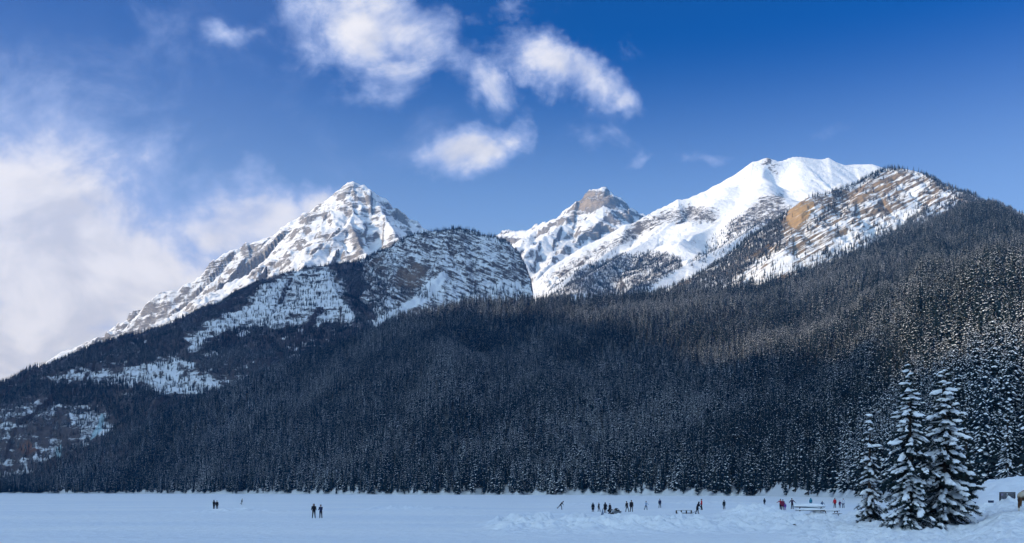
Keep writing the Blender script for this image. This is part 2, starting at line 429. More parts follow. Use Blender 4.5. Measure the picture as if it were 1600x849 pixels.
H = trough(H, [(1168, 285, 4060), (1150, 312, 3920), (1118, 345, 3720), (1098, 385, 3450)], 70, 75)
H = trough(H, [(1230, 254, 4180), (1212, 266, 4090)], 30, 50)
H = trough(H, [(1085, 325, 4060), (1070, 350, 3900)], 30, 50)
H = trough(H, [(1000, 352, 4000), (960, 385, 3800), (930, 410, 3650)], 30, 50)
t.finish(H)
fbm_ = inpoly([(850, 470), (885, 445), (900, 425), (932, 410), (965, 400), (1000, 395), (1040, 396), (1062, 404), (1070, 416), (1030, 440), (1000, 470)], t.PX, t.PY)
rk = inpoly([(1000, 338), (1050, 322), (1100, 318), (1128, 330), (1118, 352), (1080, 350), (1040, 352), (1000, 372), (930, 405), (880, 440), (860, 425), (900, 400), (960, 368)], t.PX, t.PY)
rk2 = inpoly([(1140, 345), (1165, 330), (1190, 305), (1225, 300), (1235, 330), (1215, 350), (1160, 362), (1130, 385)], t.PX, t.PY)
rk3 = inpoly([(1180, 264), (1187, 252), (1203, 243), (1222, 245), (1205, 252), (1192, 262)], t.PX, t.PY)
rock = 0.02 + sstep(-4, 4, fbm_) * 0.4 + sstep(-10, 12, rk) * 0.47 + sstep(-10, 10, rk2) * 0.52 + sstep(-3, 3, rk3) * 0.35 + sstep(0.7, 0.45, t.NZ) * 0.3
t.mesh('right_snow_mountain', M_b, {'rock': rock, 'tint': np.zeros_like(rock)})
T['B'] = t

# ---- rounded crag in the middle
t = Terrain(500, 900, 400, 1850, 3100, 300)
H, DI, AL = t.ridge([
    ([(500, 440, 2650), (560, 408, 2650), (590, 394, 2620), (615, 384, 2600), (640, 369, 2600), (675, 361, 2600), (715, 357, 2600), (751, 364, 2600), (783, 373, 2610), (800, 384, 2620), (812, 400, 2630),
      (822, 420, 2640), (827, 436, 2650), (830, 462, 2660), (838, 500, 2660)], 0.75, 1.9, 12),
    ([(700, 360, 2590), (695, 395, 2470), (690, 428, 2380), (655, 462, 2290), (620, 482, 2240), (585, 505, 2180), (560, 520, 2140)], 1.0, 0.3, 18),
    ([(600, 390, 2600), (612, 415, 2480), (618, 440, 2380), (600, 475, 2280)], 0.9, 0.3, 15),
    ([(790, 378, 2610), (780, 420, 2500), (775, 450, 2430), (770, 480, 2380)], 1.0, 0.3, 15),
])
wgt = np.clip(DI / 70, 0.08, 1)
H = H + wgt * (ridged(AL / 90, DI / 350, 4, 43) - 1.1) * 9 + wgt * fbm(t.X / 60, t.Y / 60, 6, 45) * 16 + fbm(t.X / 14, t.Y / 14, 3, 47) * 5
cap_py = np.interp(t.PX, [500, 740, 751, 783, 800, 812, 822, 829, 833, 836, 845], [300, 340, 362, 373, 384, 399, 420, 440, 462, 520, 769])
H = np.minimum(H, HC + (HY - cap_py) / F * t.D + 3 * fbm(t.X / 20, t.Y / 20, 3, 48))
t.finish(H)
rock = 0.46 + sstep(0.62, 0.3, t.NZ) * 0.2 + fbm(t.X / 120, t.Z / 120, 3, 49) * 0.14
sn = inpoly([(560, 522), (600, 492), (640, 470), (672, 440), (690, 425), (700, 430), (680, 462), (640, 482), (600, 500), (580, 520)], t.PX, t.PY)
cl = inpoly([(612, 440), (625, 418), (655, 410), (672, 425), (660, 450), (620, 452)], t.PX, t.PY)
lo = inpoly([(690, 440), (720, 430), (780, 425), (825, 430), (830, 465), (780, 462), (740, 462), (690, 475)], t.PX, t.PY)
fl = inpoly([(565, 400), (600, 385), (612, 400), (590, 430), (570, 450), (555, 430)], t.PX, t.PY)
rock = rock - sstep(-3, 4, sn) * 0.5 + sstep(-4, 6, cl) * 0.16 - sstep(-8, 8, lo) * 0.07
t.mesh('crag', M_d, {'rock': rock, 'tint': sstep(-5, 5, cl) * 0.7 + sstep(-5, 8, fl) * 0.5})
T['D'] = t

# ---- left ridge
t = Terrain(-120, 660, 560, 1480, 3000, 340)
H, DI, AL = t.ridge([
    ([(-120, 655, 1950), (-50, 628, 1980), (0, 606, 2000), (50, 580, 2020), (100, 560, 2050), (150, 541, 2100), (250, 511, 2200), (330, 481, 2300), (400, 449, 2400), (440, 427, 2500), (480, 418, 2550),
      (540, 410, 2600), (575, 410, 2650), (660, 440, 2700)], 0.62, 0.0, 12),
    ([(505, 420, 2520), (515, 440, 2400), (530, 465, 2280), (560, 500, 2120), (575, 530, 2000)], 0.62, 0, 25),
    ([(330, 481, 2300), (350, 515, 2130), (340, 545, 2000), (330, 580, 1880)], 0.6, 0, 30),
    ([(200, 527, 2150), (230, 560, 1990), (260, 590, 1880), (250, 640, 1740)], 0.55, 0, 30),
    ([(50, 582, 2020), (80, 620, 1850), (110, 650, 1760), (100, 700, 1660)], 0.5, 0, 30),
    ([(-60, 628, 1980), (-20, 650, 1820), (0, 690, 1720), (0, 730, 1640)], 0.5, 0, 30),
])
wgt = np.clip(DI / 60, 0.1, 1)
H = H + wgt * (ridged(AL / 120, DI / 400, 4, 53) - 1.1) * 16 + wgt * fbm(t.X / 90, t.Y / 90, 5, 55) * 12
H = H * sstep(20, 190, t.D - shore_d(t.PX)) - 4 * (t.D < shore_d(t.PX) + 20)
t.finish(H)
NF1 = [(385, 475), (420, 440), (470, 421), (510, 418), (535, 440), (540, 470), (560, 490), (550, 508), (500, 502), (430, 512), (380, 508), (300, 545), (288, 528), (340, 498)]
NF2 = [(60, 592), (120, 580), (200, 575), (270, 558), (295, 560), (320, 590), (390, 588), (335, 610), (300, 620), (250, 614), (200, 600), (120, 598)]
NF3 = [(-40, 640), (0, 640), (60, 622), (110, 640), (165, 640), (178, 665), (150, 690), (100, 700), (60, 725), (20, 742), (-40, 745)]
enz = 9 * fbm(t.PX / 26, t.PY / 10, 4, 56)
bare = np.maximum.reduce([sstep(-5, 5, inpoly(p, t.PX, t.PY) + enz) for p in (NF1, NF2, NF3)])
bare = np.maximum(bare, 0.8 * sstep(0.42, 0.6, fbm(t.PX / 40, t.PY / 13, 4, 57)) * sstep(480, 500, t.PY) * (t.PX > 150) * (t.PY < 620))
st = 26.0
zz = (H + fbm(t.X / 80, t.Y / 80, 3, 58) * 10) / st
H2 = H + (sstep(0.35, 0.95, zz - np.floor(zz)) - (zz - np.floor(zz))) * st
H = H * (1 - bare * 0.5) + H2 * bare * 0.5 + fbm(t.X / 14, t.Y / 14, 3, 59) * 2.5 * bare
t.finish(H)
rock = 0.78 * (1 - bare) + bare * 0.27 + sstep(0.7, 0.35, t.NZ) * 0.35 * bare
rock = rock + sstep(-4, 4, inpoly([(0, 640), (60, 622), (110, 640), (165, 640), (178, 665), (150, 690), (100, 700), (60, 725), (20, 742), (0, 740)], t.PX, t.PY)) * 0.17
for poly in ([(0, 655), (40, 650), (80, 655), (90, 635), (105, 640), (110, 662), (60, 668), (30, 664)], [(30, 675), (80, 665), (125, 670), (125, 685), (70, 682)], [(20, 700), (45, 690), (60, 705), (30, 710)]):
    rock = rock + sstep(-3, 4, inpoly(poly, t.PX, t.PY)) * 0.35
icy = np.maximum(sstep(-2, 2.5, inpoly([(158, 645), (165, 650), (160, 672), (152, 680), (140, 690), (143, 678), (152, 665)], t.PX, t.PY)),
                 sstep(-2, 2.5, inpoly([(86, 698), (98, 695), (96, 715), (88, 718)], t.PX, t.PY)))
t.mesh('left_ridge', M_e, {'rock': rock, 'tint': sstep(-6, 8, inpoly([(25, 700), (45, 688), (65, 702), (40, 712)], t.PX, t.PY)), 'ice': icy})
T['E'] = t

# ---- rocky mountain on the right
t = Terrain(930, 1760, 560, 1500, 3000, 320)
H, DI, AL = t.ridge([
    ([(1206, 366, 2150), (1230, 349, 2170), (1240, 330, 2200), (1250, 316, 2220), (1265, 308, 2250), (1309, 297, 2350), (1339, 286, 2400), (1368, 272, 2450), (1386, 263, 2500), (1407, 262, 2500),
      (1430, 267, 2480), (1445, 272, 2450), (1474, 290, 2400), (1504, 304, 2350), (1548, 322, 2300), (1600, 350, 2250), (1760, 420, 2200)], 0.78, 0.05, 10),
    ([(930, 490, 2100), (1000, 466, 2100), (1070, 439, 2120), (1140, 404, 2150), (1206, 366, 2150)], 0.6, 0, 15),
    ([(1265, 310, 2250), (1262, 335, 2150), (1240, 360, 2060), (1225, 390, 1960)], 0.75, 0, 12),
    ([(1368, 272, 2450), (1340, 305, 2300), (1320, 335, 2180), (1290, 370, 2020)], 0.7, 0, 20),
    ([(1474, 290, 2400), (1460, 315, 2250), (1440, 335, 2120), (1410, 360, 1980)], 0.7, 0, 20),
])
wgt = np.clip(DI / 60, 0.1, 1)
dip = (t.Z if hasattr(t, 'Z') else H) - 0.62 * t.X
H = H + wgt * (ridged(AL / 110, DI / 400, 4, 63) - 1.1) * 14 + wgt * fbm(t.X / 70, t.Y / 70, 5, 65) * 10
dip = (H - 0.60 * t.X + fbm(t.X / 60, t.Y / 60, 4, 66) * 14) / 17.0
fr = dip - np.floor(dip)
face = sstep(-12, 12, inpoly([(1225, 400), (1232, 335), (1262, 300), (1380, 250), (1450, 262), (1500, 300), (1475, 335), (1400, 362), (1300, 400)], t.PX, HY - (H - HC) * F / t.D))
H = H + (sstep(0.3, 0.95, fr) - fr) * 11 * face * wgt + fbm(t.X / 13, t.Y / 13, 3, 67) * 0.8 * face
t.finish(H)
orange = inpoly([(1228, 345), (1233, 320), (1250, 308), (1270, 310), (1274, 325), (1262, 345), (1250, 360), (1236, 356)], t.PX, t.PY)
tan_ = inpoly([(1330, 305), (1360, 285), (1400, 275), (1405, 290), (1370, 305), (1335, 318)], t.PX, t.PY)
snowy = inpoly([(1130, 450), (1180, 408), (1215, 395), (1240, 395), (1290, 385), (1350, 350), (1440, 320), (1495, 318), (1440, 345), (1330, 395), (1200, 445)], t.PX, t.PY)
left_lo = sstep(1235, 1215, t.PX)
rock = 0.46 + sstep(0.68, 0.38, t.NZ) * 0.25 + fbm(t.X / 100, t.Y / 100, 3, 69) * 0.12 + sstep(-3, 4, orange) * 0.28 - sstep(-8, 10, snowy) * 0.22 - left_lo * 0.0 + sstep(-6, 6, tan_) * 0.14
t.mesh('right_rocky_mountain', M_g, {'rock': rock, 'tint': sstep(-4, 4, orange) + sstep(-14, 12, tan_) * 0.6})
T['G'] = t

# ---- the long forested slope above the shore
CR = np.array([(-200, 752, 1800), (0, 749, 1720), (82, 738, 1660), (185, 706, 1650), (288, 638, 1680), (411, 595, 1700), (500, 558, 1710), (561, 531, 1720), (628, 500, 1720), (684, 490, 1700), (730, 478, 1690), (830, 475, 1680),
               (900, 474, 1680), (1000, 466, 1680), (1100, 460, 1660), (1180, 455, 1640), (1250, 436, 1640), (1307, 414, 1650), (1371, 388, 1680), (1430, 362, 1700), (1474, 347, 1720), (1504, 328, 1750),
               (1548, 325, 1720), (1600, 347, 1680), (1700, 390, 1650), (1800, 430, 1640)], float)
t = Terrain(-200, 1800, 640, 165, 2200, 420, 1.25)
sd = shore_d(t.PX); cd = np.interp(t.PX, CR[:, 0], CR[:, 2]); cy = np.interp(t.PX, CR[:, 0], CR[:, 1])
cz = HC + (HY - cy) / F * cd
tt = (t.D - sd) / (cd - sd)
prof = np.clip(tt, 0, 1)
prof = 0.85 * prof + 0.15 * prof ** 2
H = cz * prof + np.clip(1 - np.abs(tt - 0.02) * 40, 0, 1) * 0.0
H = np.where(tt > 1, cz - (t.D - cd) * 0.45, H)
und = fbm(t.X / 260, t.Y / 260, 4, 71) * 26 * np.clip(prof * 3, 0, 1) * np.clip((1 - prof) * 6, 0.0, 1)
gul = (ridged(t.PX / 90, t.D / 2400, 3, 73) - 1.1) * 14 * np.clip(prof * 3, 0, 1) * np.clip((1 - prof) * 6, 0.0, 1)
H = H + und + gul + (1.5 + 1.2 * fbm(t.X / 14, t.Y / 14, 3, 76)) * sstep(0.0, 0.012, tt) + fbm(t.X / 12, t.Y / 12, 2, 75) * 0.5 * sstep(0, 0.02, tt)
H = np.where(tt < 0, -3.0, H)
H = np.where((tt >= 0) & (H < 0.3), 0.3, H)
t.finish(H)
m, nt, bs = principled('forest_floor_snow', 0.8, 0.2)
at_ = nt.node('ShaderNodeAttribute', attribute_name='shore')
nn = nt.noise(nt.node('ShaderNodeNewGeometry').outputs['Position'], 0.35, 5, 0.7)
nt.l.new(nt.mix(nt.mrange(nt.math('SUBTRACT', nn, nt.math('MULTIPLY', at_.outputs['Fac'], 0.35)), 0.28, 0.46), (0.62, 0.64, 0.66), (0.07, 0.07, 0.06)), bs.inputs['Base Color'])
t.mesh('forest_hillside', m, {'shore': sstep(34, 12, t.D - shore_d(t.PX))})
T['F'] = t

# ---- unseen mountain to the left and behind, its ridge shaped to shade the lake
def big_mountain():
    prof = np.array([(-5000, 1100), (-3500, 1350), (-2200, 1330), (-1400, 1270), (-1150, 1240), (-900, 1290), (-580, 1410), (-366, 1450), (-124, 1430), (107, 1500), (264, 1490), (489, 1480), (565, 1425), (650, 1460), (740, 1720), (1000, 1800), (1250, 1960), (1500, 1970), (1900, 1820), (2400, 1550), (2900, 1150), (3500, 700), (4300, 300), (5200, 100)], float)
    ny, nx = 360, 120
    ys = np.linspace(-5000, 4600, ny); us = np.linspace(-1, 1, nx)
    U, Y = np.meshgrid(us, ys)
    hr = np.interp(Y, prof[:, 0], prof[:, 1]) + fbm(Y / 170, Y * 0, 5, 83) * 22
    half = 1250.0
    X = -3100 + U * half * np.where(U > 0, 0.9, 1.3)
    Z = hr * (1 - np.abs(U) ** 0.9) + fbm(X / 220, Y / 220, 5, 85) * 50 * np.clip(np.abs(U) * 5, 0, 1) * (1 - np.abs(U)) - 6 * np.abs(U)
    v = np.stack([X, Y, Z], -1).reshape(-1, 3)
    idx = np.arange(nx * ny).reshape(ny, nx)
    q = np.stack([idx[:-1, :-1], idx[:-1, 1:], idx[1:, 1:], idx[1:, :-1]], -1).reshape(-1, 4)
    me = bpy.data.meshes.new('shading_mountain')
    me.from_pydata(v.tolist(), [], q.tolist()); me.update()
    me.polygons.foreach_set('use_smooth', np.ones(len(q), bool))
    at = me.attributes.new('rock', 'FLOAT', 'POINT'); at.data.foreach_set('value', np.full(len(v), 0.4, np.float32))
    me.materials.append(M_c)
    ob = bpy.data.objects.new('shade_mountain', me); COL.objects.link(ob); ob['kind'] = 'structure'
big_mountain()

# ------------------------------------------------------------------ lake and near ground
def near_height(X, Y):
    """height of the snow: flat lake, ploughed banks, the shore rising on the right"""
    X = np.asarray(X, float); Y = np.asarray(Y, float)
    px = 800 + X / np.maximum(Y, 1) * F
    z = fbm(X / 9, Y / 14, 3, 101) * 0.035
    # the ploughed bank in front
    cd_ = 86 + 3 * perlin(X / 14, Y * 0, 103)
    a = sstep(735, 800, px) * (1 - 0.2 * sstep(1250, 1340, px))
    lump = 0.18 + 0.98 * ridged(X / 3.0 + 0.1 * Y, Y / 11, 3, 105) / 1.7 + 0.42 * fbm(X / 1.3, Y / 2.6, 4, 107, 0.6)
    bank = np.where(Y < cd_, sstep(62.5, 83, Y + 1.6 * perlin(X / 5, Y / 7, 104)), sstep(98, 87, Y)) * 0.95 * lump
    z = z + a * bank
    # mound
    mx, my = (1182 - 800) / F * 108, 108
    r2 = ((X - mx) / 4.3) ** 2 + ((Y - my) / 7.0) ** 2
    z = z + 1.75 * np.exp(-r2 * 1.1) * (0.9 + 0.25 * fbm(X / 1.5, Y / 1.5, 4, 109, 0.6))
    # lumpy snow to the right foreground
    b = sstep(1180, 1300, px) * sstep(118, 84, Y)
    z = z + b * (0.16 + 0.30 * np.clip(ridged(X / 2.4, Y / 3.4, 4, 111) - 0.8, 0, 2) + 0.17 * fbm(X / 0.9, Y / 0.9, 4, 113, 0.6))
    # low piles along the cleared ice
    for (qx, qy, wx, wy, hh) in ((625, 797, 75, 7, 0.55), (372, 800, 70, 9, 0.45), (1110, 788, 120, 16, 0.5), (900, 789, 90, 18, 0.35), (1060, 800, 30, 3, 0.25), (860, 806, 110, 4, 0.3), (700, 795, 60, 6, 0.3)):
        dq = HC * F / (qy - HY)
        xq = (qx - 800) / F * dq
        r2 = ((X - xq) / (wx / F * dq)) ** 2 + ((Y - dq) / wy) ** 2
        z = z + 1.7 * hh * np.exp(-r2 * 1.3) * (0.55 + 0.5 * np.clip(ridged(X / 3.5, Y / 5, 3, 115) - 0.5, 0, 2))
    # right shore: rises to the road and the mound under the trees
    s_ = sstep(1490, 1585, px) * sstep(40, 66, Y)
    z = z + 1.4 * s_
    k = sstep(1500, 1545, px) * sstep(96, 150, Y)
    z = z + k * 4.3 * (0.85 + 0.25 * fbm(X / 10, Y / 12, 3, 119)) + k * 0.25 * fbm(X / 2.5, Y / 2.5, 3, 121)
    # ground under the big trees
    k2 = sstep(1320, 1400, px) * sstep(1560, 1500, px) * sstep(58, 68, Y) * sstep(100, 84, Y)
    z = z + 0.35 * k2
    return z
def gz(px, d):
    return float(near_height(np.array([(px - 800) / F * d]), np.array([d]))[0])

def snow_mat(name, bumps):
    m, t, bs = principled(name, 0.65, 0.25)
    pos = t.node('ShaderNodeNewGeometry').outputs['Position']
    n1 = t.noise(t.vmath('MULTIPLY', pos, (0.02, 0.05, 0.05)), 1.0, 4, 0.5)
    n2 = t.noise(t.vmath('MULTIPLY', pos, (0.15, 0.6, 0.3)), 1.0, 5, 0.6)
    c = t.mix(t.mrange(n1, 0.35, 0.65), (0.80, 0.83, 0.87), (0.88, 0.89, 0.90))
    c = t.mix(t.mrange(n2, 0.55, 0.75, 0, 0.35), c, (0.72, 0.78, 0.86))
    t.l.new(c, bs.inputs['Base Color'])
    bp = t.node('ShaderNodeBump'); bp.inputs['Strength'].default_value = 0.8; bp.inputs['Distance'].default_value = 0.5
    nb = t.math('ADD', t.noise(t.vmath('MULTIPLY', pos, (0.7, 0.7, 0.7)), 1.0, 6, 0.6), t.math('MULTIPLY', t.noise(t.vmath('MULTIPLY', pos, (0.05, 0.22, 0.1)), 1.0, 4, 0.6), 1.2))
    t.put(bp.inputs['Height'], nb)
    t.l.new(bp.outputs[0], bs.inputs['Normal'])
    return m
M_lake = snow_mat('lake_snow', 1)

def near_ground():
    ny, nx = 560, 900
    d = 30 * (2100 / 30.0) ** np.linspace(0, 1, ny)
    # finer between 55 and 220 m
    d = np.unique(np.concatenate([d[d < 52], np.linspace(52, 125, 330), np.geomspace(125, 260, 120)[1:], np.geomspace(260, 1900, 60)[1:]]))
    px = np.linspace(-400, 2000, nx)
    PX, D = np.meshgrid(px, d)
    X = (PX - 800) / F * D; Y = D
    Z = near_height(X, Y)
    Z = np.where(Y > 300, Z * sstep(330, 300, Y), Z)
    shd = shore_d(PX)
    v = np.stack([X, Y, Z], -1).reshape(-1, 3)
    n0, n1 = X.shape
    idx = np.arange(n0 * n1).reshape(n0, n1)
    q = np.stack([idx[:-1, :-1], idx[:-1, 1:], idx[1:, 1:], idx[1:, :-1]], -1).reshape(-1, 4)
    me = bpy.data.meshes.new('snow_field')
    me.vertices.add(len(v)); me.vertices.foreach_set('co', v.ravel())
    me.loops.add(q.size); me.loops.foreach_set('vertex_index', q.ravel().astype(np.int32))
    me.polygons.add(len(q)); me.polygons.foreach_set('loop_start', np.arange(0, q.size, 4, dtype=np.int32))
    me.update(calc_edges=True)
    me.polygons.foreach_set('use_smooth', np.ones(len(q), bool))
    me.materials.append(M_lake)
    ob = bpy.data.objects.new('frozen_lake', me); COL.objects.link(ob); ob['kind'] = 'structure'
    # land sheet to the horizon, below the lake snow
    me = bpy.data.meshes.new('ground'); s = 7200
    me.from_pydata([(-s, -s, -0.4), (s, -s, -0.4), (s, s, -0.4), (-s, s, -0.4)], [], [(0, 1, 2, 3)]); me.materials.append(M_lake)
    ob = bpy.data.objects.new('ground', me); COL.objects.link(ob); ob['kind'] = 'structure'
    # lake sheet round and behind the camera, meeting the snow field at its edge
    me = bpy.data.meshes.new('lake_near')
    a = (-1200 / F * 30, 30, 0); b = (1200 / F * 30, 30, 0)
    me.from_pydata([(-400, -200, -0.02), (400, -200, -0.02), (400, 30.5, -0.02), (-400, 30.5, -0.02)], [], [(0, 1, 2, 3)]); me.materials.append(M_lake)
    ob = bpy.data.objects.new('shore_snow', me); COL.objects.link(ob); ob['kind'] = 'structure'
near_ground()

# ------------------------------------------------------------------ the air
def haze():
    a, z0, z1 = 7600.0, -6.0, 2350.0
    v = [(x, y, z) for z in (z0, z1) for (x, y) in ((-a, -a), (a, -a), (a, a), (-a, a))]
    f = [(3, 2, 1, 0), (4, 5, 6, 7), (0, 1, 5, 4), (1, 2, 6, 5), (2, 3, 7, 6), (3, 0, 4, 7)]
    me = bpy.data.meshes.new('haze'); me.from_pydata(v, [], f)
    m = bpy.data.materials.new('haze'); m.use_nodes = True; t = NT(m.node_tree); t.n.clear()
    o = t.node('ShaderNodeOutputMaterial'); pv = t.node('ShaderNodeVolumePrincipled')
    pv.inputs['Color'].default_value = (0.04, 0.34, 1.0, 1); pv.inputs['Density'].default_value = HAZE; pv.inputs['Anisotropy'].default_value = 0.1
    t.l.new(pv.outputs[0], o.inputs['Volume']); me.materials.append(m)
    ob = bpy.data.objects.new('haze', me); COL.objects.link(ob); ob['kind'] = 'stuff'
    ob['label'] = 'thin blue winter haze filling the valley air'
HAZE = 7.5e-5
haze()

#@@FOREST
# ------------------------------------------------------------------ conifers
def needle_mat(name, a, b):
    m, t, bs = principled(name, 0.7, 0.15)
    pos = t.node('ShaderNodeNewGeometry').outputs['Position']
    oi = t.node('ShaderNodeObjectInfo').outputs['Random']
    c = t.mix(t.noise(pos, 0.9, 3, 0.6), a, b)
    c = t.mix(t.math('MULTIPLY', oi, 0.5), c, (0.022, 0.030, 0.022))
    t.l.new(c, bs.inputs['Base Color'])
    return m
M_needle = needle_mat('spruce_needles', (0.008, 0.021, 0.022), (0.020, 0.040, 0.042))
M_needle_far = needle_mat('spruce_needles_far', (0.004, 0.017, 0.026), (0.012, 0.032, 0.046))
M_bark, _t, _b = principled('bark', 0.9, 0.1)
_c = _t.mix(_t.noise(_t.node('ShaderNodeNewGeometry').outputs['Position'], 6.0, 5, 0.6), (0.035, 0.025, 0.02), (0.09, 0.07, 0.055))
_t.l.new(_c, _b.inputs['Base Color'])
M_tsnow, _t, _b = principled('snow_on_boughs', 0.7, 0.2)
_c = _t.mix(_t.noise(_t.node('ShaderNodeNewGeometry').outputs['Position'], 1.5, 4, 0.6), (0.82, 0.84, 0.87), (0.90, 0.91, 0.92))
_t.l.new(_c, _b.inputs['Base Color'])

def mesh_from(name, verts, faces, mats, midx=None, smooth=None):
    me = bpy.data.meshes.new(name)
    me.from_pydata(verts, [], faces)
    for m in mats: me.materials.append(m)
    if midx is not None: me.polygons.foreach_set('material_index', np.array(midx, np.int32))
    if smooth is not None: me.polygons.foreach_set('use_smooth', np.array(smooth, bool))
    me.update()
    return me

OCT_V = [(1, 0, 0), (-1, 0, 0), (0, 1, 0), (0, -1, 0), (0, 0, 1), (0, 0, -1)]
OCT_F = [(0, 2, 4), (2, 1, 4), (1, 3, 4), (3, 0, 4), (2, 0, 5), (1, 2, 5), (3, 1, 5), (0, 3, 5)]

def far_conifer(seed, h=14.0, rad=2.0, whorls=11, per=6, snow=0.6, ragged=0.3):
    """a slender mountain spruce: drooping boughs round a stem, with lumps of snow on them"""
    rnd = random.Random(seed); V = []; Fc = []; MI = []
    def tri(a, b, c, m):
        n = len(V); V.extend((a, b, c)); Fc.append((n, n + 1, n + 2)); MI.append(m)
    # stem and dark inner core
    n = len(V); k = 5
    for z, r in ((0, 0.16), (h, 0.02)):
        for i in range(k):
            V.append((r * math.cos(2 * math.pi * i / k), r * math.sin(2 * math.pi * i / k), z))
    for i in range(k):
        Fc.append((n + i, n + (i + 1) % k, n + k + (i + 1) % k, n + k + i)); MI.append(1)
    n = len(V)
    for i in range(k): V.append((rad * 0.42 * math.cos(2 * math.pi * i / k), rad * 0.42 * math.sin(2 * math.pi * i / k), h * 0.1))
    V.append((0, 0, h * 0.97))
    for i in range(k): Fc.append((n + i, n + (i + 1) % k, n + k)); MI.append(0)
    for wi in range(whorls):
        t_ = (wi + rnd.random() * 0.6) / whorls
        z = h * (0.07 + 0.91 * t_)
        r0 = rad * (1 - t_) ** 0.75 * rnd.uniform(0.85, 1.12) + 0.12
        a0 = rnd.random() * 6.28
        for b in range(per):
            if rnd.random() < ragged * 0.35: continue
            a = a0 + 2 * math.pi * b / per + rnd.uniform(-0.25, 0.25)
            r = r0 * rnd.uniform(1 - ragged, 1.1)
            ca, sa = math.cos(a), math.sin(a)
            dr = r * rnd.uniform(0.45, 0.8) + 0.12
            wd = r * 0.42 + 0.12
            zb = z + 0.25 * r + rnd.uniform(-0.5, 0.5) * h / whorls
            base = (0.08 * ca, 0.08 * sa, zb)
            mid1 = (0.55 * r * ca - wd * sa, 0.55 * r * sa + wd * ca, zb - dr * 0.65)
            mid2 = (0.55 * r * ca + wd * sa, 0.55 * r * sa - wd * ca, zb - dr * 0.65)
            rid = (0.55 * r * ca, 0.55 * r * sa, zb - dr * 0.3)
            tip = (r * ca, r * sa, zb - dr)
            tri(base, mid1, rid, 0); tri(base, rid, mid2, 0); tri(mid1, tip, rid, 0); tri(rid, tip, mid2, 0)
            for _k in range(2):
                if rnd.random() > snow * (0.7 + 0.3 * t_): continue
                f = rnd.uniform(0.35, 0.95)
                sx = (r * rnd.uniform(0.16, 0.34) + 0.08) * (1.0 if _k == 0 else 0.75)
                cx, cy, cz_ = f * r * ca, f * r * sa, zb - dr * f * 0.85 + 0.1
                n = len(V)
                for (ox, oy, oz) in OCT_V:
                    lx = ox * sx; ly = oy * sx * 0.8; lz = oz * sx * 0.45 - ox * sx * 0.5
                    V.append((cx + lx * ca - ly * sa, cy + lx * sa + ly * ca, cz_ + lz))
                for f3 in OCT_F: Fc.append(tuple(n + q for q in f3)); MI.append(2)
    return mesh_from('spruce', V, Fc, [M_needle_far, M_bark, M_tsnow], MI)

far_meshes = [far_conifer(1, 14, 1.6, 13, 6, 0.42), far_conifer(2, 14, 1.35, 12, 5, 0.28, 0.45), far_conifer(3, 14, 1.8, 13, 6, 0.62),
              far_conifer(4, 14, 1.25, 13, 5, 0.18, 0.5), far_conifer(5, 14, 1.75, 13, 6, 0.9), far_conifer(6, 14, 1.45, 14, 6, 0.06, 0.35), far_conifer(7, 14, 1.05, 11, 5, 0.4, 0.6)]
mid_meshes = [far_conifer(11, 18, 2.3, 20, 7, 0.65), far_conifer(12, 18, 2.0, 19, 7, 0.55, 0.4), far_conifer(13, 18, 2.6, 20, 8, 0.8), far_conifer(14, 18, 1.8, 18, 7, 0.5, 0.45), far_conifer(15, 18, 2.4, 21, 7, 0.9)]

rng = np.random.default_rng(7)
pts = []      # x, y, z, scale(height/14), rot, variant, projected size, terrain
def scatter(key, n, dens_fn, hfn, d0, d1, px0=-80, px1=1680, var_fn=None):
    t = T[key]
    d0 = max(d0, t.d[0]); d1 = min(d1, t.d[-1]); px0 = max(px0, t.px[0]); px1 = min(px1, t.px[-1])
    area = (px1 - px0) / F * (d1 * d1 - d0 * d0) / 2
    N = int(area * n)
    px = rng.uniform(px0, px1, N)
    d = np.sqrt(rng.uniform(d0 * d0, d1 * d1, N))
    z = t.sample(px, d, t.Z)
    py = HY - (z - HC) * F / d
    keep = (z > 0.25) & (rng.random(N) < dens_fn(px, py, d, z))
    px, py, d, z = px[keep], py[keep], d[keep], z[keep]
    h = hfn(px, py, d, z) * rng.uniform(0.5, 1.15, len(px)) * (1 + 0.12 * perlin(px / 9.0, d / 60.0, 3))
    return px, d, z, h

def d_F(px, py, d, z):
    x = (px - 800) / F * d
    sd = shore_d(px)
    cl = fbm(x / 60, d / 60, 3, 201)
    crest = np.interp(px, CR[:, 0], CR[:, 2])
    return np.where((d > sd + 2) & (d < crest + 60), 0.95 + 0.15 * cl, 0)
def h_F(px, py, d, z):
    return 27.5 - 8.0 * np.clip(z / 420.0, 0, 1)
def d_E(px, py, d, z):
    x = (px - 800) / F * d
    bare = np.maximum.reduce([sstep(-9, 5, inpoly(p, px, py) + 7 * fbm(px / 22, py / 9, 3, 203)) for p in (NF1, NF2, NF3)])
    q = 0.9 + 0.3 * fbm(x / 50, d / 50, 3, 205)
    band = sstep(0.15, 0.45, fbm(px / 45, py / 16, 3, 207))
    q = q * (1 - 0.55 * band * (py < 600) * (py > 480) * (px > 180))
    return np.clip(q, 0, 1) * (1 - bare * 0.86)
def h_E(px, py, d, z): return 14.5 - 3.5 * np.clip(z / 700.0, 0, 1)
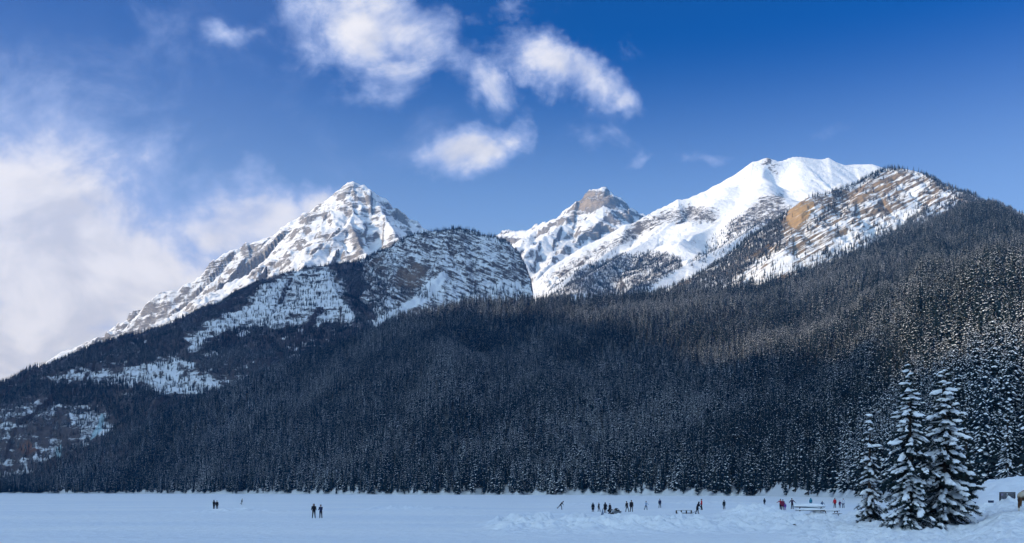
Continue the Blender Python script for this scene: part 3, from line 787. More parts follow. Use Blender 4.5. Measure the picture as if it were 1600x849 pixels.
def d_D(px, py, d, z):
    crest = np.interp(px, [560, 590, 615, 640, 675, 715, 751, 783, 800, 812, 830], [408, 394, 384, 369, 361, 357, 364, 373, 384, 400, 455])
    top = sstep(10, 2, (py - crest) + 6 * perlin(px / 11, py / 11, 209)) * np.where(px < 790, 1.0, 0.35)
    left = sstep(640, 600, px + 25 * perlin(px / 25, py / 25, 211)) * sstep(395, 415, py)
    gul = sstep(-6, 6, inpoly([(540, 400), (575, 398), (600, 440), (612, 470), (600, 495), (560, 515), (540, 470)], px, py))
    base = sstep(-4, 5, inpoly([(600, 500), (640, 482), (700, 475), (740, 452), (800, 448), (835, 462), (835, 500), (600, 530)], px, py) + 5 * perlin(px / 9, py / 9, 213)) * 0.7
    base2 = sstep(-4, 4, inpoly([(612, 448), (660, 450), (690, 470), (640, 466), (612, 470)], px, py)) * 0.6
    face = 0.03 * (perlin(px / 20, py / 20, 215) > 0)
    strk = 0.5 * sstep(0.2, 0.5, perlin(px / 6, py / 30, 216)) * sstep(40, 10, py - crest) * (px < 760)
    return np.clip(np.maximum.reduce([top, gul * 0.9, left * 0.3, base, base2, face, strk]), 0, 1)
def h_D(px, py, d, z): return 12.0 + 0 * px
def segd(px, py, pl):
    o = np.full(px.shape, 1e9)
    for (a, b) in zip(pl[:-1], pl[1:]):
        dx, dy = b[0] - a[0], b[1] - a[1]
        t_ = np.clip(((px - a[0]) * dx + (py - a[1]) * dy) / (dx * dx + dy * dy), 0, 1)
        o = np.minimum(o, np.hypot(px - a[0] - t_ * dx, py - a[1] - t_ * dy))
    return o
def d_G(px, py, d, z):
    nz_ = perlin(px / 12, py / 12, 221)
    crest = np.interp(px, [1000, 1070, 1140, 1206, 1230, 1250, 1265, 1309, 1339, 1368, 1386, 1407, 1430, 1445, 1474, 1504, 1548, 1600],
                      [466, 439, 404, 366, 349, 316, 308, 297, 286, 272, 263, 262, 267, 272, 290, 304, 322, 350])
    dy = py - crest
    leftp = sstep(1232, 1212, px + 8 * nz_) * 0.95
    path = sstep(-2, 4, inpoly([(1130, 462), (1140, 444), (1178, 412), (1208, 392), (1232, 392), (1240, 402), (1222, 428), (1190, 450), (1175, 462)], px, py) + 3 * nz_)
    leftp = leftp * (1 - path * 0.9)
    topf = sstep(9, 1, dy + 4 * nz_) * np.where(px > 1440, 0.8, np.where((px > 1300) & (px < 1400), 0.75, 0.3))
    right = sstep(1496, 1512, px + 5 * nz_) * 0.9
    diag = sstep(7, 2, segd(px, py, [(1266, 358), (1290, 335), (1312, 308), (1340, 288), (1370, 270)]) + 3 * nz_) * 0.45
    fc = np.interp(px, CR[:, 0], CR[:, 1])
    low = sstep(38, 4, (fc - py) + 14 * nz_) * 0.75
    face = 0.035
    o = sstep(0, 4, inpoly([(1228, 345), (1233, 320), (1250, 308), (1270, 310), (1274, 325), (1262, 345), (1250, 360), (1236, 356)], px, py))
    return np.clip(np.maximum.reduce([leftp, topf, right, diag, low, face + 0 * px]) * (1 - o * 0.95), 0, 1)
def h_G(px, py, d, z): return 14.0 + 0 * px
FB = [(850, 470), (885, 445), (900, 425), (932, 410), (965, 400), (1000, 395), (1040, 396), (1062, 404), (1070, 416), (1030, 440), (1000, 470)]
def d_B(px, py, d, z):
    nz_ = perlin(px / 12, py / 12, 231)
    q = sstep(-3, 4, inpoly(FB, px, py) + 4 * nz_) * 0.9
    s1 = 0.10 * sstep(-5, 5, inpoly([(830, 455), (860, 420), (920, 390), (960, 370), (960, 400), (900, 425), (880, 455)], px, py))
    s2 = 0.28 * sstep(-5, 5, inpoly([(1140, 350), (1165, 332), (1185, 345), (1225, 330), (1232, 350), (1140, 395), (1075, 420), (1100, 385)], px, py) + 5 * nz_)
    return np.maximum.reduce([q, s1, s2])
def h_B(px, py, d, z): return 13.0 + 0 * px

groups = [('F', 1 / 20.0, d_F, h_F, 165, 1800, -60, 1660), ('E', 1 / 12.0, d_E, h_E, 1500, 2720, -60, 640), ('D', 1 / 20.0, d_D, h_D, 1900, 2720, 520, 845),
          ('G', 1 / 19.0, d_G, h_G, 1600, 2560, 960, 1660), ('B', 1 / 26.0, d_B, h_B, 2600, 3900, 820, 1245)]
allp = []
for g in groups:
    px, d, z, h = scatter(*g)
    allp.append(np.stack([px, d, z, h, np.full(len(px), 'FEDGB'.index(g[0]))], 1))
allp = np.concatenate(allp)
# the trees that show largest become individual objects
size = allp[:, 3] / allp[:, 1]
infr = (allp[:, 0] > -5) & (allp[:, 0] < 1605) & (allp[:, 4] == 0)
order = np.argsort(np.where(infr, -size, 0))
near_i = order[:285]
far_i = np.setdiff1d(np.arange(len(allp)), near_i)

def tag(o, label=None, cat=None, group=None, kind=None):
    if label: o['label'] = label
    if cat: o['category'] = cat
    if group: o['group'] = group
    if kind: o['kind'] = kind
    return o
rr = random.Random(4)
for i in near_i:
    px, d, z, h, _k = allp[i]
    me = mid_meshes[rr.randrange(len(mid_meshes))]
    o = bpy.data.objects.new('spruce_tree', me); COL.objects.link(o)
    g = max(z, gz(px, d)) if d < 300 else z
    o.location = ((px - 800) / F * d, d, g - 0.2)
    s_ = h / 18.0; wd = s_ * rr.uniform(0.9, 1.25)
    o.scale = (wd, wd, s_); o.rotation_euler = (0, 0, rr.uniform(0, 6.28))
    tag(o, 'snow dusted spruce in the front rows of the dense forest behind the lake shore', 'tree', 'spruces along the forest edge at the shore')

# all other trees: one forest
fp = allp[far_i]
xyz = np.stack([(fp[:, 0] - 800) / F * fp[:, 1], fp[:, 1], fp[:, 2] - 0.3], 1)
me = bpy.data.meshes.new('forest')
me.vertices.add(len(xyz)); me.vertices.foreach_set('co', xyz.ravel())
def addattr(me, name, typ, data):
    a = me.attributes.new(name, typ, 'POINT')
    a.data.foreach_set('vector' if typ == 'FLOAT_VECTOR' else 'value', np.asarray(data).ravel())
sz = fp[:, 3] / 14.0
wdt = sz * rng.uniform(1.0, 1.5, len(sz))
addattr(me, 'tscale', 'FLOAT_VECTOR', np.stack([wdt, wdt, sz], 1).astype(np.float32))
addattr(me, 'trot', 'FLOAT_VECTOR', np.stack([0 * sz, 0 * sz, rng.uniform(0, 6.28, len(sz))], 1).astype(np.float32))
# snow load varies over the slopes: the heavier variants where the attribute is high
snowy_ = fbm(xyz[:, 0] / 180, xyz[:, 1] / 180, 3, 251) + rng.normal(0, 0.45, len(sz))
ORD = np.array([5, 3, 6, 1, 0, 2, 4])
vi = ORD[np.clip(((snowy_ + 1.0) / 2.0 * 7).astype(int), 0, 6)]
addattr(me, 'tvar', 'INT', vi.astype(np.int32))
fo = bpy.data.objects.new('forest', me); COL.objects.link(fo)
tag(fo, 'dense dark spruce forest with snow on its boughs covering the mountain slopes', 'forest', kind='stuff')
src = bpy.data.collections.new('spruce_kinds')
for i, m_ in enumerate(far_meshes):
    so = bpy.data.objects.new('spruce_kind_%d' % i, m_); src.objects.link(so)
ng = bpy.data.node_groups.new('forest', 'GeometryNodeTree')
ng.interface.new_socket('Geometry', in_out='INPUT', socket_type='NodeSocketGeometry')
ng.interface.new_socket('Geometry', in_out='OUTPUT', socket_type='NodeSocketGeometry')
gi = ng.nodes.new('NodeGroupInput'); go = ng.nodes.new('NodeGroupOutput')
ci = ng.nodes.new('GeometryNodeCollectionInfo'); ci.inputs['Collection'].default_value = src
ci.inputs['Separate Children'].default_value = True; ci.inputs['Reset Children'].default_value = True
ip = ng.nodes.new('GeometryNodeInstanceOnPoints'); ip.inputs['Pick Instance'].default_value = True
def nattr(n, typ):
    a = ng.nodes.new('GeometryNodeInputNamedAttribute'); a.data_type = typ; a.inputs['Name'].default_value = n
    return a.outputs['Attribute']
L = ng.links.new
L(gi.outputs[0], ip.inputs['Points']); L(ci.outputs[0], ip.inputs['Instance'])
L(nattr('tvar', 'INT'), ip.inputs['Instance Index'])
L(nattr('tscale', 'FLOAT_VECTOR'), ip.inputs['Scale'])
er = ng.nodes.new('FunctionNodeEulerToRotation'); L(nattr('trot', 'FLOAT_VECTOR'), er.inputs[0]); L(er.outputs[0], ip.inputs['Rotation'])
L(ip.outputs[0], go.inputs[0])
md = fo.modifiers.new('forest', 'NODES'); md.node_group = ng
print('TREES', len(allp), [int((allp[:, 4] == k).sum()) for k in range(5)])
#@@NEAR
# ------------------------------------------------------------------ near things
def solid(name, rgb, rough=0.7, spec=0.3, var=0.25, sc=8.0):
    m, t, bs = principled(name, rough, spec)
    n = t.noise(t.node('ShaderNodeNewGeometry').outputs['Position'], sc, 4, 0.6)
    t.l.new(t.mix(t.mrange(n, 0.3, 0.7), tuple(c * (1 - var) for c in rgb), tuple(min(1, c * (1 + var)) for c in rgb)), bs.inputs['Base Color'])
    return m
def empty(name, loc, rz=0.0, **kw):
    o = bpy.data.objects.new(name, None); COL.objects.link(o); o.location = loc; o.rotation_euler = (0, 0, rz)
    o.empty_display_size = 0.3
    return tag(o, **kw)
def add(name, me, parent=None, loc=(0, 0, 0)):
    o = bpy.data.objects.new(name, me); COL.objects.link(o); o.location = loc
    if parent: o.parent = parent
    return o
def at_px(px, d, dz=0.0):
    return ((px - 800) / F * d, d, gz(px, d) + dz)
def depth_for(px, feet_py, lo=55, hi=260):
    """distance at which the snow surface meets this row of the photo, taking the farthest crossing"""
    ds = np.linspace(hi, lo, 900)
    z = near_height((px - 800) / F * ds, ds)
    py = HY - (z - HC) * F / ds
    k = np.argmax(py >= feet_py)
    return float(ds[k])

_ico = bmesh.new(); bmesh.ops.create_icosphere(_ico, subdivisions=2, radius=1.0)
ICO_V = np.array([v.co[:] for v in _ico.verts]); ICO_F = [[v.index for v in f.verts] for f in _ico.faces]; _ico.free()
_ico = bmesh.new(); bmesh.ops.create_icosphere(_ico, subdivisions=3, radius=1.0)
ICO3_V = np.array([v.co[:] for v in _ico.verts]); ICO3_F = [[v.index for v in f.verts] for f in _ico.faces]; _ico.free()

def big_conifer(seed, h, rad, loc, label, low=0.06, spacing=0.36, per=6, snow=0.75, side_snow=0.0, sparse=0.0, group=None, taper=0.8, lean=0.0, pillow=1.0):
    """spruce with trunk, limbs, needle sprays and pillows of snow, each a mesh of its own"""
    rnd = random.Random(seed); nr = np.random.default_rng(seed)
    root = empty('spruce_tree', loc, rnd.uniform(0, 0.4), label=label, cat='tree', group=group)
    tv, tf = [], []
    k = 10; rings = 14; r_b = h * 0.013 + 0.05
    ax = lambda z: (lean * z + 0.05 * math.sin(z * 0.6 + seed), 0.05 * math.cos(z * 0.5))
    for i in range(rings + 1):
        z = h * i / rings - (0.4 if i == 0 else 0); r = r_b * (1 - i / rings) ** 0.85 + 0.012 + (0.08 if i == 0 else 0)
        cx, cy = ax(z)
        for j in range(k):
            a = 2 * math.pi * j / k; rr_ = r * (1 + 0.12 * math.sin(3 * a + i))
            tv.append((cx + rr_ * math.cos(a), cy + rr_ * math.sin(a), z))
    for i in range(rings):
        for j in range(k):
            tf.append((i * k + j, i * k + (j + 1) % k, (i + 1) * k + (j + 1) % k, (i + 1) * k + j))
    add('trunk', mesh_from('trunk', tv, tf, [M_bark], smooth=[True] * len(tf)), root)
    V, Fc, MI = [], [], []          # limbs and needles
    SV, SF = [], []; sn = 0         # snow
    def tri(a, b, c):
        n = len(V); V.extend((tuple(a), tuple(b), tuple(c))); Fc.append((n, n + 1, n + 2)); MI.append(0)
    nz = int(h * (1 - low) / spacing)
    for wi in range(nz):
        t_ = (wi + rnd.uniform(-0.3, 0.3)) / nz
        z0 = h * (low + (0.985 - low) * max(0, t_))
        env = max(0.03, (1 - max(0, t_))) ** taper * min(1, 0.72 + t_ * 3.0)
        n_b = max(4, int(per * (0.6 + 0.6 * (1 - t_))))
        a0 = rnd.random() * 6.28
        for b in range(n_b):
            if rnd.random() < sparse: continue
            a = a0 + 2 * math.pi * b / n_b + rnd.uniform(-0.35, 0.35)
            Lb = (rad * env * rnd.uniform(0.5, 1.18) + 0.12)
            if rnd.random() < 0.07: Lb *= 1.25
            zb = z0 + rnd.uniform(-1.1, 1.1) * spacing
            ca, sa = math.cos(a), math.sin(a)
            dirv = np.array([ca, sa, 0.0]); side = np.array([-sa, ca, 0.0])
            droop = rnd.uniform(0.28, 0.62) * (0.6 + 0.5 * (1 - t_)); up = rnd.uniform(0.0, 0.3) if t_ > 0.6 else rnd.uniform(-0.15, 0.1)
            cx, cy = ax(zb)
            npt = max(3, int(Lb / 0.13)); P_ = []
            for i in range(npt + 1):
                s_ = i / npt
                P_.append(np.array([cx, cy, zb]) + dirv * Lb * s_ + np.array([0, 0, Lb * (up * s_ - droop * s_ ** 1.6 + 0.12 * max(0, s_ - 0.75))]) + side * 0.06 * math.sin(s_ * 5 + wi) * Lb)
            # limb
            rl = 0.012 + 0.012 * Lb
            for i in range(npt):
                p, q = P_[i], P_[i + 1]; r1 = rl * (1 - i / npt) + 0.004; r2 = rl * (1 - (i + 1) / npt) + 0.004
                n = len(V)
                for pp, r_ in ((p, r1), (q, r2)):
                    for e in range(3):
                        an = e * 2.094
                        V.append(tuple(pp + side * r_ * math.cos(an) + np.array([0, 0, r_ * math.sin(an)])))
                for e in range(3): Fc.append((n + e, n + (e + 1) % 3, n + 3 + (e + 1) % 3, n + 3 + e)); MI.append(1)
            # needle sprays
            for i in range(1, npt + 1):
                s_ = i / npt; p = P_[i]
                ln = (0.16 + 0.36 * Lb / (rad + 0.5) * math.sin(min(1, 0.25 + s_ * 0.9) * 2.4)) * rnd.uniform(0.7, 1.2) + 0.05
                for sg in (-1, 1):
                    for _q in range(3):
                        dv = side * sg * rnd.uniform(0.5, 1.0) + dirv * rnd.uniform(0.15, 0.9) + np.array([0, 0, rnd.uniform(-0.75, 0.05)])
                        dv /= np.linalg.norm(dv)
                        l2 = ln * rnd.uniform(0.6, 1.1); wv = np.cross(dv, [0, 0, 1.0]) * 0.055 + np.array([0, 0, 0.03])
                        st_ = p + nr.normal(0, 0.02, 3)
                        tri(st_ + wv * 0.6, st_ + dv * l2 * 0.55 + wv * 1.2, st_ + dv * l2)
                        tri(st_ - wv * 0.6, st_ + dv * l2, st_ + dv * l2 * 0.5 - wv * 1.3)
                tri(p, p + np.array([rnd.uniform(-.06, .06), rnd.uniform(-.06, .06), -ln * 0.6]), p + side * 0.09)
            # snow pillows
            pr = snow * (0.75 + 0.25 * (ca * -0.6 - sa * 0.5)) + side_snow * max(0, -sa * 0.7 - ca * 0.5)
            if rnd.random() < pr:
                nb = 2 + int(Lb * rnd.uniform(2.2, 4.2))
                big = pillow * rnd.uniform(0.6, 1.5) * (0.75 + 0.25 * min(1, Lb))
                for q in range(nb):
                    s_ = rnd.uniform(0.3, 1.0)
                    i = min(npt, int(s_ * npt)); p = P_[i]; tg = P_[min(npt, i + 1)] - P_[max(0, i - 1)]; tg = tg / (np.linalg.norm(tg) + 1e-6)
                    sd_ = np.cross([0, 0, 1.0], tg); sd_ /= (np.linalg.norm(sd_) + 1e-6); upv = np.cross(tg, sd_)
                    lx = rnd.uniform(0.11, 0.30) * big; ly = rnd.uniform(0.07, 0.19) * big; lz = rnd.uniform(0.05, 0.11) * big
                    B = ICO_V * (1 + nr.normal(0, 0.07, (len(ICO_V), 1)))
                    B = np.where(B[:, 2:3] < 0, B * [1, 1, 0.45], B)
                    Wp = p + sd_ * rnd.uniform(-0.12, 0.12) * Lb * 0.6 + np.array([0, 0, lz * 0.35 + 0.02])
                    Q = Wp + B[:, :1] * lx * tg + B[:, 1:2] * ly * sd_ + B[:, 2:] * lz * upv
                    Q[:, 2] -= 0.6 * ((B[:, 1] * ly) ** 2) / max(ly, 0.05)
                    SV.extend(map(tuple, Q)); SF.extend([[sn + x for x in f] for f in ICO_F]); sn += len(Q)
    add('crown', mesh_from('crown', V, Fc, [M_needle, M_bark], MI), root)
    add('snow_load', mesh_from('snow_load', SV, SF, [M_tsnow], smooth=[True] * len(SF)), root)
    return root

big_conifer(3, 12.5, 2.6, at_px(1476, 68, -0.05), 'largest foreground spruce with big pillows of snow and bare trunk foot', spacing=0.34, per=8, snow=0.72, side_snow=0.5, low=0.06, pillow=1.2, taper=0.66)
big_conifer(5, 12.8, 2.2, at_px(1421, 66, -0.1), 'tall narrow spruce leaning against the left side of the largest foreground spruce', spacing=0.34, per=7, snow=0.85, side_snow=0.35, low=0.03, taper=0.66)
big_conifer(8, 9.3, 1.35, at_px(1359, 73, -0.05), 'thin airy young spruce standing alone left of the snowy foreground pair', spacing=0.40, per=6, snow=0.95, low=0.04, sparse=0.2, taper=0.65)
big_conifer(12, 9.6, 1.35, at_px(1509, 84, -0.1), 'dark bushy spruce half hidden behind the right side of the largest foreground spruce', spacing=0.4, per=7, snow=0.3, low=0.03)
big_conifer(14, 17.5, 2.5, at_px(1574, 186, -0.2), 'slender snowy spruce on the snow mound above the black framed panel', spacing=0.5, per=7, snow=0.8, low=0.05)

# ---- people
def skin_mesh(name, joints, edges, radii, root, mats, sub=1, matfn=None):
    me = bpy.data.meshes.new(name)
    keys = list(joints); ix = {k: i for i, k in enumerate(keys)}
    me.from_pydata([joints[k] for k in keys], [(ix[a], ix[b]) for a, b in edges], [])
    ob = bpy.data.objects.new(name, me); COL.objects.link(ob)
    md = ob.modifiers.new('skin', 'SKIN'); md.use_smooth_shade = True
    sl = me.skin_vertices[0].data if me.skin_vertices else None
    if sl is None:
        bm = bmesh.new(); bm.from_mesh(me); bm.verts.layers.skin.verify(); bm.to_mesh(me); bm.free(); sl = me.skin_vertices[0].data
    for k in keys:
        sl[ix[k]].radius = (radii[k], radii[k]); sl[ix[k]].use_root = (k == root)
    if sub:
        sm = ob.modifiers.new('sub', 'SUBSURF'); sm.levels = sub; sm.render_levels = sub
    dg = bpy.context.evaluated_depsgraph_get()
    res = bpy.data.meshes.new_from_object(ob.evaluated_get(dg))
    res.name = name
    bpy.data.objects.remove(ob); bpy.data.meshes.remove(me)
    res.materials.clear()
    for m in mats: res.materials.append(m)
    if matfn:
        res.polygons.foreach_set('material_index', np.array([matfn(p.center) for p in res.polygons], np.int32))
    res.polygons.foreach_set('use_smooth', np.ones(len(res.polygons), bool))
    return res

def loft_into(V, Fc, chain, k=12, side=None):
    """closed tube through (point, half width, half depth) rings with rounded ends"""
    pts_ = [Vector(c[0]) for c in chain]
    rows = []
    for i, c in enumerate(chain):
        tg = (pts_[min(i + 1, len(pts_) - 1)] - pts_[max(i - 1, 0)]).normalized()
        sx = (Vector(side) if side else Vector((1, 0, 0))); sx = (sx - tg * sx.dot(tg))
        if sx.length < 0.2: sx = Vector((0, 1, 0)); sx = sx - tg * sx.dot(tg)
        sx.normalize(); sy = tg.cross(sx)
        ring = []
        for j in range(k):
            a = 2 * math.pi * j / k
            V.append(tuple(pts_[i] + sx * c[1] * math.cos(a) + sy * c[2] * math.sin(a))); ring.append(len(V) - 1)
        rows.append(ring)
    for r0, r1 in zip(rows[:-1], rows[1:]):
        for j in range(k): Fc.append((r0[j], r0[(j + 1) % k], r1[(j + 1) % k], r1[j]))
    for ring, i, e in ((rows[0], 0, 1), (rows[-1], -1, -2)):
        d_ = (pts_[i] - pts_[e]).normalized() * min(chain[i][1], chain[i][2]) * 0.35
        V.append(tuple(pts_[i] + d_)); c_ = len(V) - 1
        for j in range(k): Fc.append((ring[j], ring[(j + 1) % k], c_) if i == -1 else (ring[(j + 1) % k], ring[j], c_))
def loft_mesh(name, chains, m, k=12):
    V, Fc = [], []
    for ch in chains: loft_into(V, Fc, ch, k)
    return mesh_from(name, V, Fc, [m], smooth=[True] * len(Fc))

C_MAT = {}
def cloth(rgb):
    if rgb not in C_MAT: C_MAT[rgb] = solid('cloth_%02d' % len(C_MAT), rgb, 0.8, 0.15)
    return C_MAT[rgb]
M_skin = solid('skin', (0.5, 0.3, 0.22), 0.6, 0.3, 0.08)
M_glove = solid('glove', (0.02, 0.02, 0.025)); M_boot = solid('boot', (0.018, 0.016, 0.016), 0.5)
BLACK = (0.012, 0.013, 0.02); NAVY = (0.02, 0.03, 0.08); RED = (0.5, 0.02, 0.03); TEAL = (0.03, 0.22, 0.30); WHITE = (0.6, 0.62, 0.68); PURPLE = (0.16, 0.05, 0.28); MAROON = (0.16, 0.02, 0.05)

def rotx(v, a): return Vector((v.x, v.y * math.cos(a) - v.z * math.sin(a), v.y * math.sin(a) + v.z * math.cos(a)))
def roty(v, a): return Vector((v.x * math.cos(a) + v.z * math.sin(a), v.y, -v.x * math.sin(a) + v.z * math.cos(a)))
def person(px, feet_py, hpx, face, label, jacket=BLACK, trousers=BLACK, hat=BLACK, armL=(8, 5, 12), armR=(8, 5, 12), legL=(3, 2, 3), legR=(3, -2, 3),
           lean=0, side=0, long_coat=0.0, hood=False, group=None, bulk=1.0, sit=0.0, d=None):
    """face: degrees, 0 looks at the camera. arms/legs: (out, forward, bend). All joints follow the pose."""
    d = d or depth_for(px, feet_py)
    H_ = hpx / F * d if sit == 0 else sit
    s = H_ / 1.76
    J = {}; Rd = {}
    ln, sd_ = R(lean), R(side)
    def up(v): return roty(rotx(Vector(v) - Vector((0, 0, 0.95)), ln), sd_) + Vector((0, 0, 0.95))
    for k, v, r in (('pelvis', (0, 0, 0.96), 0.095), ('waist', (0, 0, 1.12), 0.095), ('chest', (0, 0, 1.33), 0.10), ('neck0', (0, 0, 1.46), 0.075), ('neck', (0, -0.01, 1.51), 0.072),
                    ('head', (0, -0.02, 1.615), 0.122), ('crown', (0, -0.01, 1.70), 0.09), ('nose', (0, -0.135, 1.60), 0.018), ('chin', (0, -0.075, 1.535), 0.055)):
        J[k] = up(v) if k != 'pelvis' else Vector(v); Rd[k] = r
    E = [('pelvis', 'waist'), ('waist', 'chest'), ('chest', 'neck0'), ('neck0', 'neck'), ('neck', 'head'), ('head', 'crown'), ('head', 'nose'), ('neck', 'chin')]
    def hand(S, wr, dv, sx):
        # palm, four fingers of different lengths, thumb from the side of the palm
        dv = dv.normalized(); sidev = Vector((0, -1, 0)); sidev = (sidev - dv * sidev.dot(dv)).normalized(); inw = dv.cross(sidev) * sx
        J[S + 'palm'] = wr + dv * 0.07; Rd[S + 'palm'] = 0.03; E.append((S + 'wrist', S + 'palm'))
        for fi, (o, L_) in enumerate(((-0.03, 0.062), (-0.01, 0.075), (0.01, 0.07), (0.03, 0.055))):
            a = J[S + 'palm'] + dv * 0.025 - sidev * o; b = a + dv * L_ * 0.55 + inw * 0.008; c = b + dv * L_ * 0.4 + inw * 0.02
            for nme, p_, r_ in (('a', a, 0.010), ('b', b, 0.0095), ('c', c, 0.008)): J[S + 'f%d' % fi + nme] = p_; Rd[S + 'f%d' % fi + nme] = r_
            E.extend([(S + 'palm', S + 'f%da' % fi), (S + 'f%da' % fi, S + 'f%db' % fi), (S + 'f%db' % fi, S + 'f%dc' % fi)])
        a = wr + dv * 0.04 + sidev * 0.03; b = a + dv * 0.03 + sidev * 0.03
        J[S + 't0'] = a; Rd[S + 't0'] = 0.013; J[S + 't1'] = b; Rd[S + 't1'] = 0.010; E.extend([(S + 'palm', S + 't0'), (S + 't0', S + 't1')])
    for S, sx, arm in (('L', 1, armL), ('R', -1, armR)):
        o, f, bd = map(R, arm)
        sh = up((0.18 * sx, 0, 1.42))
        v = rotx(Vector((0, 0, -0.29)), -f + ln * 0.5); v = roty(v, -o * sx)
        el = sh + v
        v2 = rotx(Vector((0, 0, -0.25)), -f - bd + ln * 0.5); v2 = roty(v2, -o * sx)
        wr = el + v2
        J[S + 'shoulder'] = sh; J[S + 'elbow'] = el; J[S + 'wrist'] = wr
        Rd[S + 'shoulder'] = 0.045; Rd[S + 'elbow'] = 0.038; Rd[S + 'wrist'] = 0.03
        E.extend([('chest', S + 'shoulder'), (S + 'shoulder', S + 'elbow'), (S + 'elbow', S + 'wrist')])
        hand(S, wr, v2, sx)
    low = 9
    for S, sx, leg in (('L', 1, legL), ('R', -1, legR)):
        o, f, bd = map(R, leg)
        hp = Vector((0.095 * sx, 0, 0.90)); v = roty(rotx(Vector((0, 0, -0.43)), -f), -o * sx); kn = hp + v
        v2 = roty(rotx(Vector((0, 0, -0.41)), -f + bd), -o * sx); an = kn + v2
        J[S + 'hip'] = hp; J[S + 'knee'] = kn; J[S + 'ankle'] = an; J[S + 'heel'] = an + Vector((0, 0.03, -0.03)); J[S + 'toe'] = an + Vector((0.02 * sx, -0.17, -0.035))
        Rd[S + 'hip'] = 0.065; Rd[S + 'knee'] = 0.05; Rd[S + 'ankle'] = 0.032; Rd[S + 'heel'] = 0.028; Rd[S + 'toe'] = 0.022
        E.extend([('pelvis', S + 'hip'), (S + 'hip', S + 'knee'), (S + 'knee', S + 'ankle'), (S + 'ankle', S + 'heel'), (S + 'ankle', S + 'toe')])
        low = min(low, an.z - 0.065)
    for k in J: J[k] = Vector((J[k].x * (1 if True else 1), J[k].y, J[k].z - low)) * s
    Rd = {k: r * s * (bulk if k in ('pelvis', 'waist', 'chest') else 1) for k, r in Rd.items()}
    x, y, z = at_px(px, d, -0.03)
    root = empty('person', (x, y, z), R(face), label=label, cat='person', group=group)
    palms = [J['Lpalm'], J['Rpalm']]
    body = skin_mesh('body', J, E, Rd, 'pelvis', [M_skin, M_glove], 1, lambda c: 1 if min((c - p_).length for p_ in palms) < 0.16 * s else 0)
    add('body', body, root)
    pv, wa, ch, n0 = J['pelvis'], J['waist'], J['chest'], J['neck0']
    hips = (J['Lhip'] + J['Rhip']) / 2
    hem = hips + Vector((0, 0, -0.04 - long_coat)) * s
    b = bulk * s
    chains = [[(hem, (0.19 + 0.16 * long_coat) * b, (0.135 + 0.12 * long_coat) * b), (pv, 0.185 * b, 0.135 * b), (wa, 0.17 * b, 0.125 * b), (ch, 0.20 * b, 0.14 * b), (ch.lerp(n0, 0.72), 0.185 * b, 0.115 * b), (ch.lerp(n0, 0.92), 0.12 * s, 0.10 * s), (n0.lerp(J['neck'], 0.5), 0.085 * s, 0.08 * s)]]
    for S in 'LR':
        sh, el, wr = J[S + 'shoulder'], J[S + 'elbow'], J[S + 'wrist']
        chains.append([(sh + (sh - el).normalized() * 0.035 * s, 0.06 * s, 0.06 * s), (sh, 0.082 * s, 0.082 * s), (sh.lerp(el, 0.5), 0.07 * s, 0.07 * s), (el, 0.06 * s, 0.06 * s), (el.lerp(wr, 0.5), 0.054 * s, 0.054 * s), (el.lerp(wr, 0.93), 0.045 * s, 0.045 * s)])
    add('jacket', loft_mesh('jacket', chains, cloth(jacket)), root)
    chains = [[(hips + Vector((0, 0, -0.05)) * s, 0.165 * s, 0.115 * s), (pv, 0.165 * s, 0.12 * s), (wa.lerp(pv, 0.5), 0.15 * s, 0.11 * s)]]
    for S in 'LR':
        hp, kn, an = J[S + 'hip'], J[S + 'knee'], J[S + 'ankle']
        chains.append([(hp, 0.098 * s, 0.105 * s), (hp.lerp(kn, 0.5), 0.086 * s, 0.09 * s), (kn, 0.068 * s, 0.07 * s), (kn.lerp(an, 0.45), 0.066 * s, 0.068 * s), (kn.lerp(an, 0.92), 0.06 * s, 0.062 * s)])
    add('trousers', loft_mesh('trousers', chains, cloth(trousers)), root)
    for S in 'LR':
        an, he, to = J[S + 'ankle'], J[S + 'heel'], J[S + 'toe']
        add('boot', loft_mesh('boot', [[(an + (J[S + 'knee'] - an) * 0.25, 0.062 * s, 0.066 * s), (an, 0.06 * s, 0.07 * s), (he + Vector((0, -0.01, 0)) * s, 0.055 * s, 0.065 * s)],
              [(he + Vector((0, 0.03, 0)) * s, 0.045 * s, 0.045 * s), (he.lerp(to, 0.5), 0.056 * s, 0.05 * s), (to, 0.052 * s, 0.04 * s)]], M_boot), root)
    hd, cr = J['head'], J['crown']
    up_ = (cr - hd).normalized(); bk = Vector((0, 1, 0)) * s
    if hood:
        add('hood', loft_mesh('hood', [[(n0 - up_ * 0.02 * s, 0.12 * s, 0.10 * s), (hd - up_ * 0.07 * s + bk * 0.02, 0.105 * s, 0.10 * s), (hd + bk * 0.03, 0.12 * s, 0.115 * s), (hd + up_ * 0.06 * s + bk * 0.025, 0.118 * s, 0.118 * s), (cr + up_ * 0.03 * s + bk * 0.02, 0.08 * s, 0.09 * s), (cr + up_ * 0.065 * s + bk * 0.02, 0.03 * s, 0.04 * s)]], cloth(jacket)), root)
    else:
        add('hat', loft_mesh('hat', [[(hd + up_ * 0.025 * s, 0.105 * s, 0.115 * s), (hd + up_ * 0.07 * s, 0.108 * s, 0.118 * s), (cr + up_ * 0.03 * s, 0.085 * s, 0.095 * s), (cr + up_ * 0.065 * s, 0.035 * s, 0.04 * s)]], cloth(hat)), root)
    return root, J, d

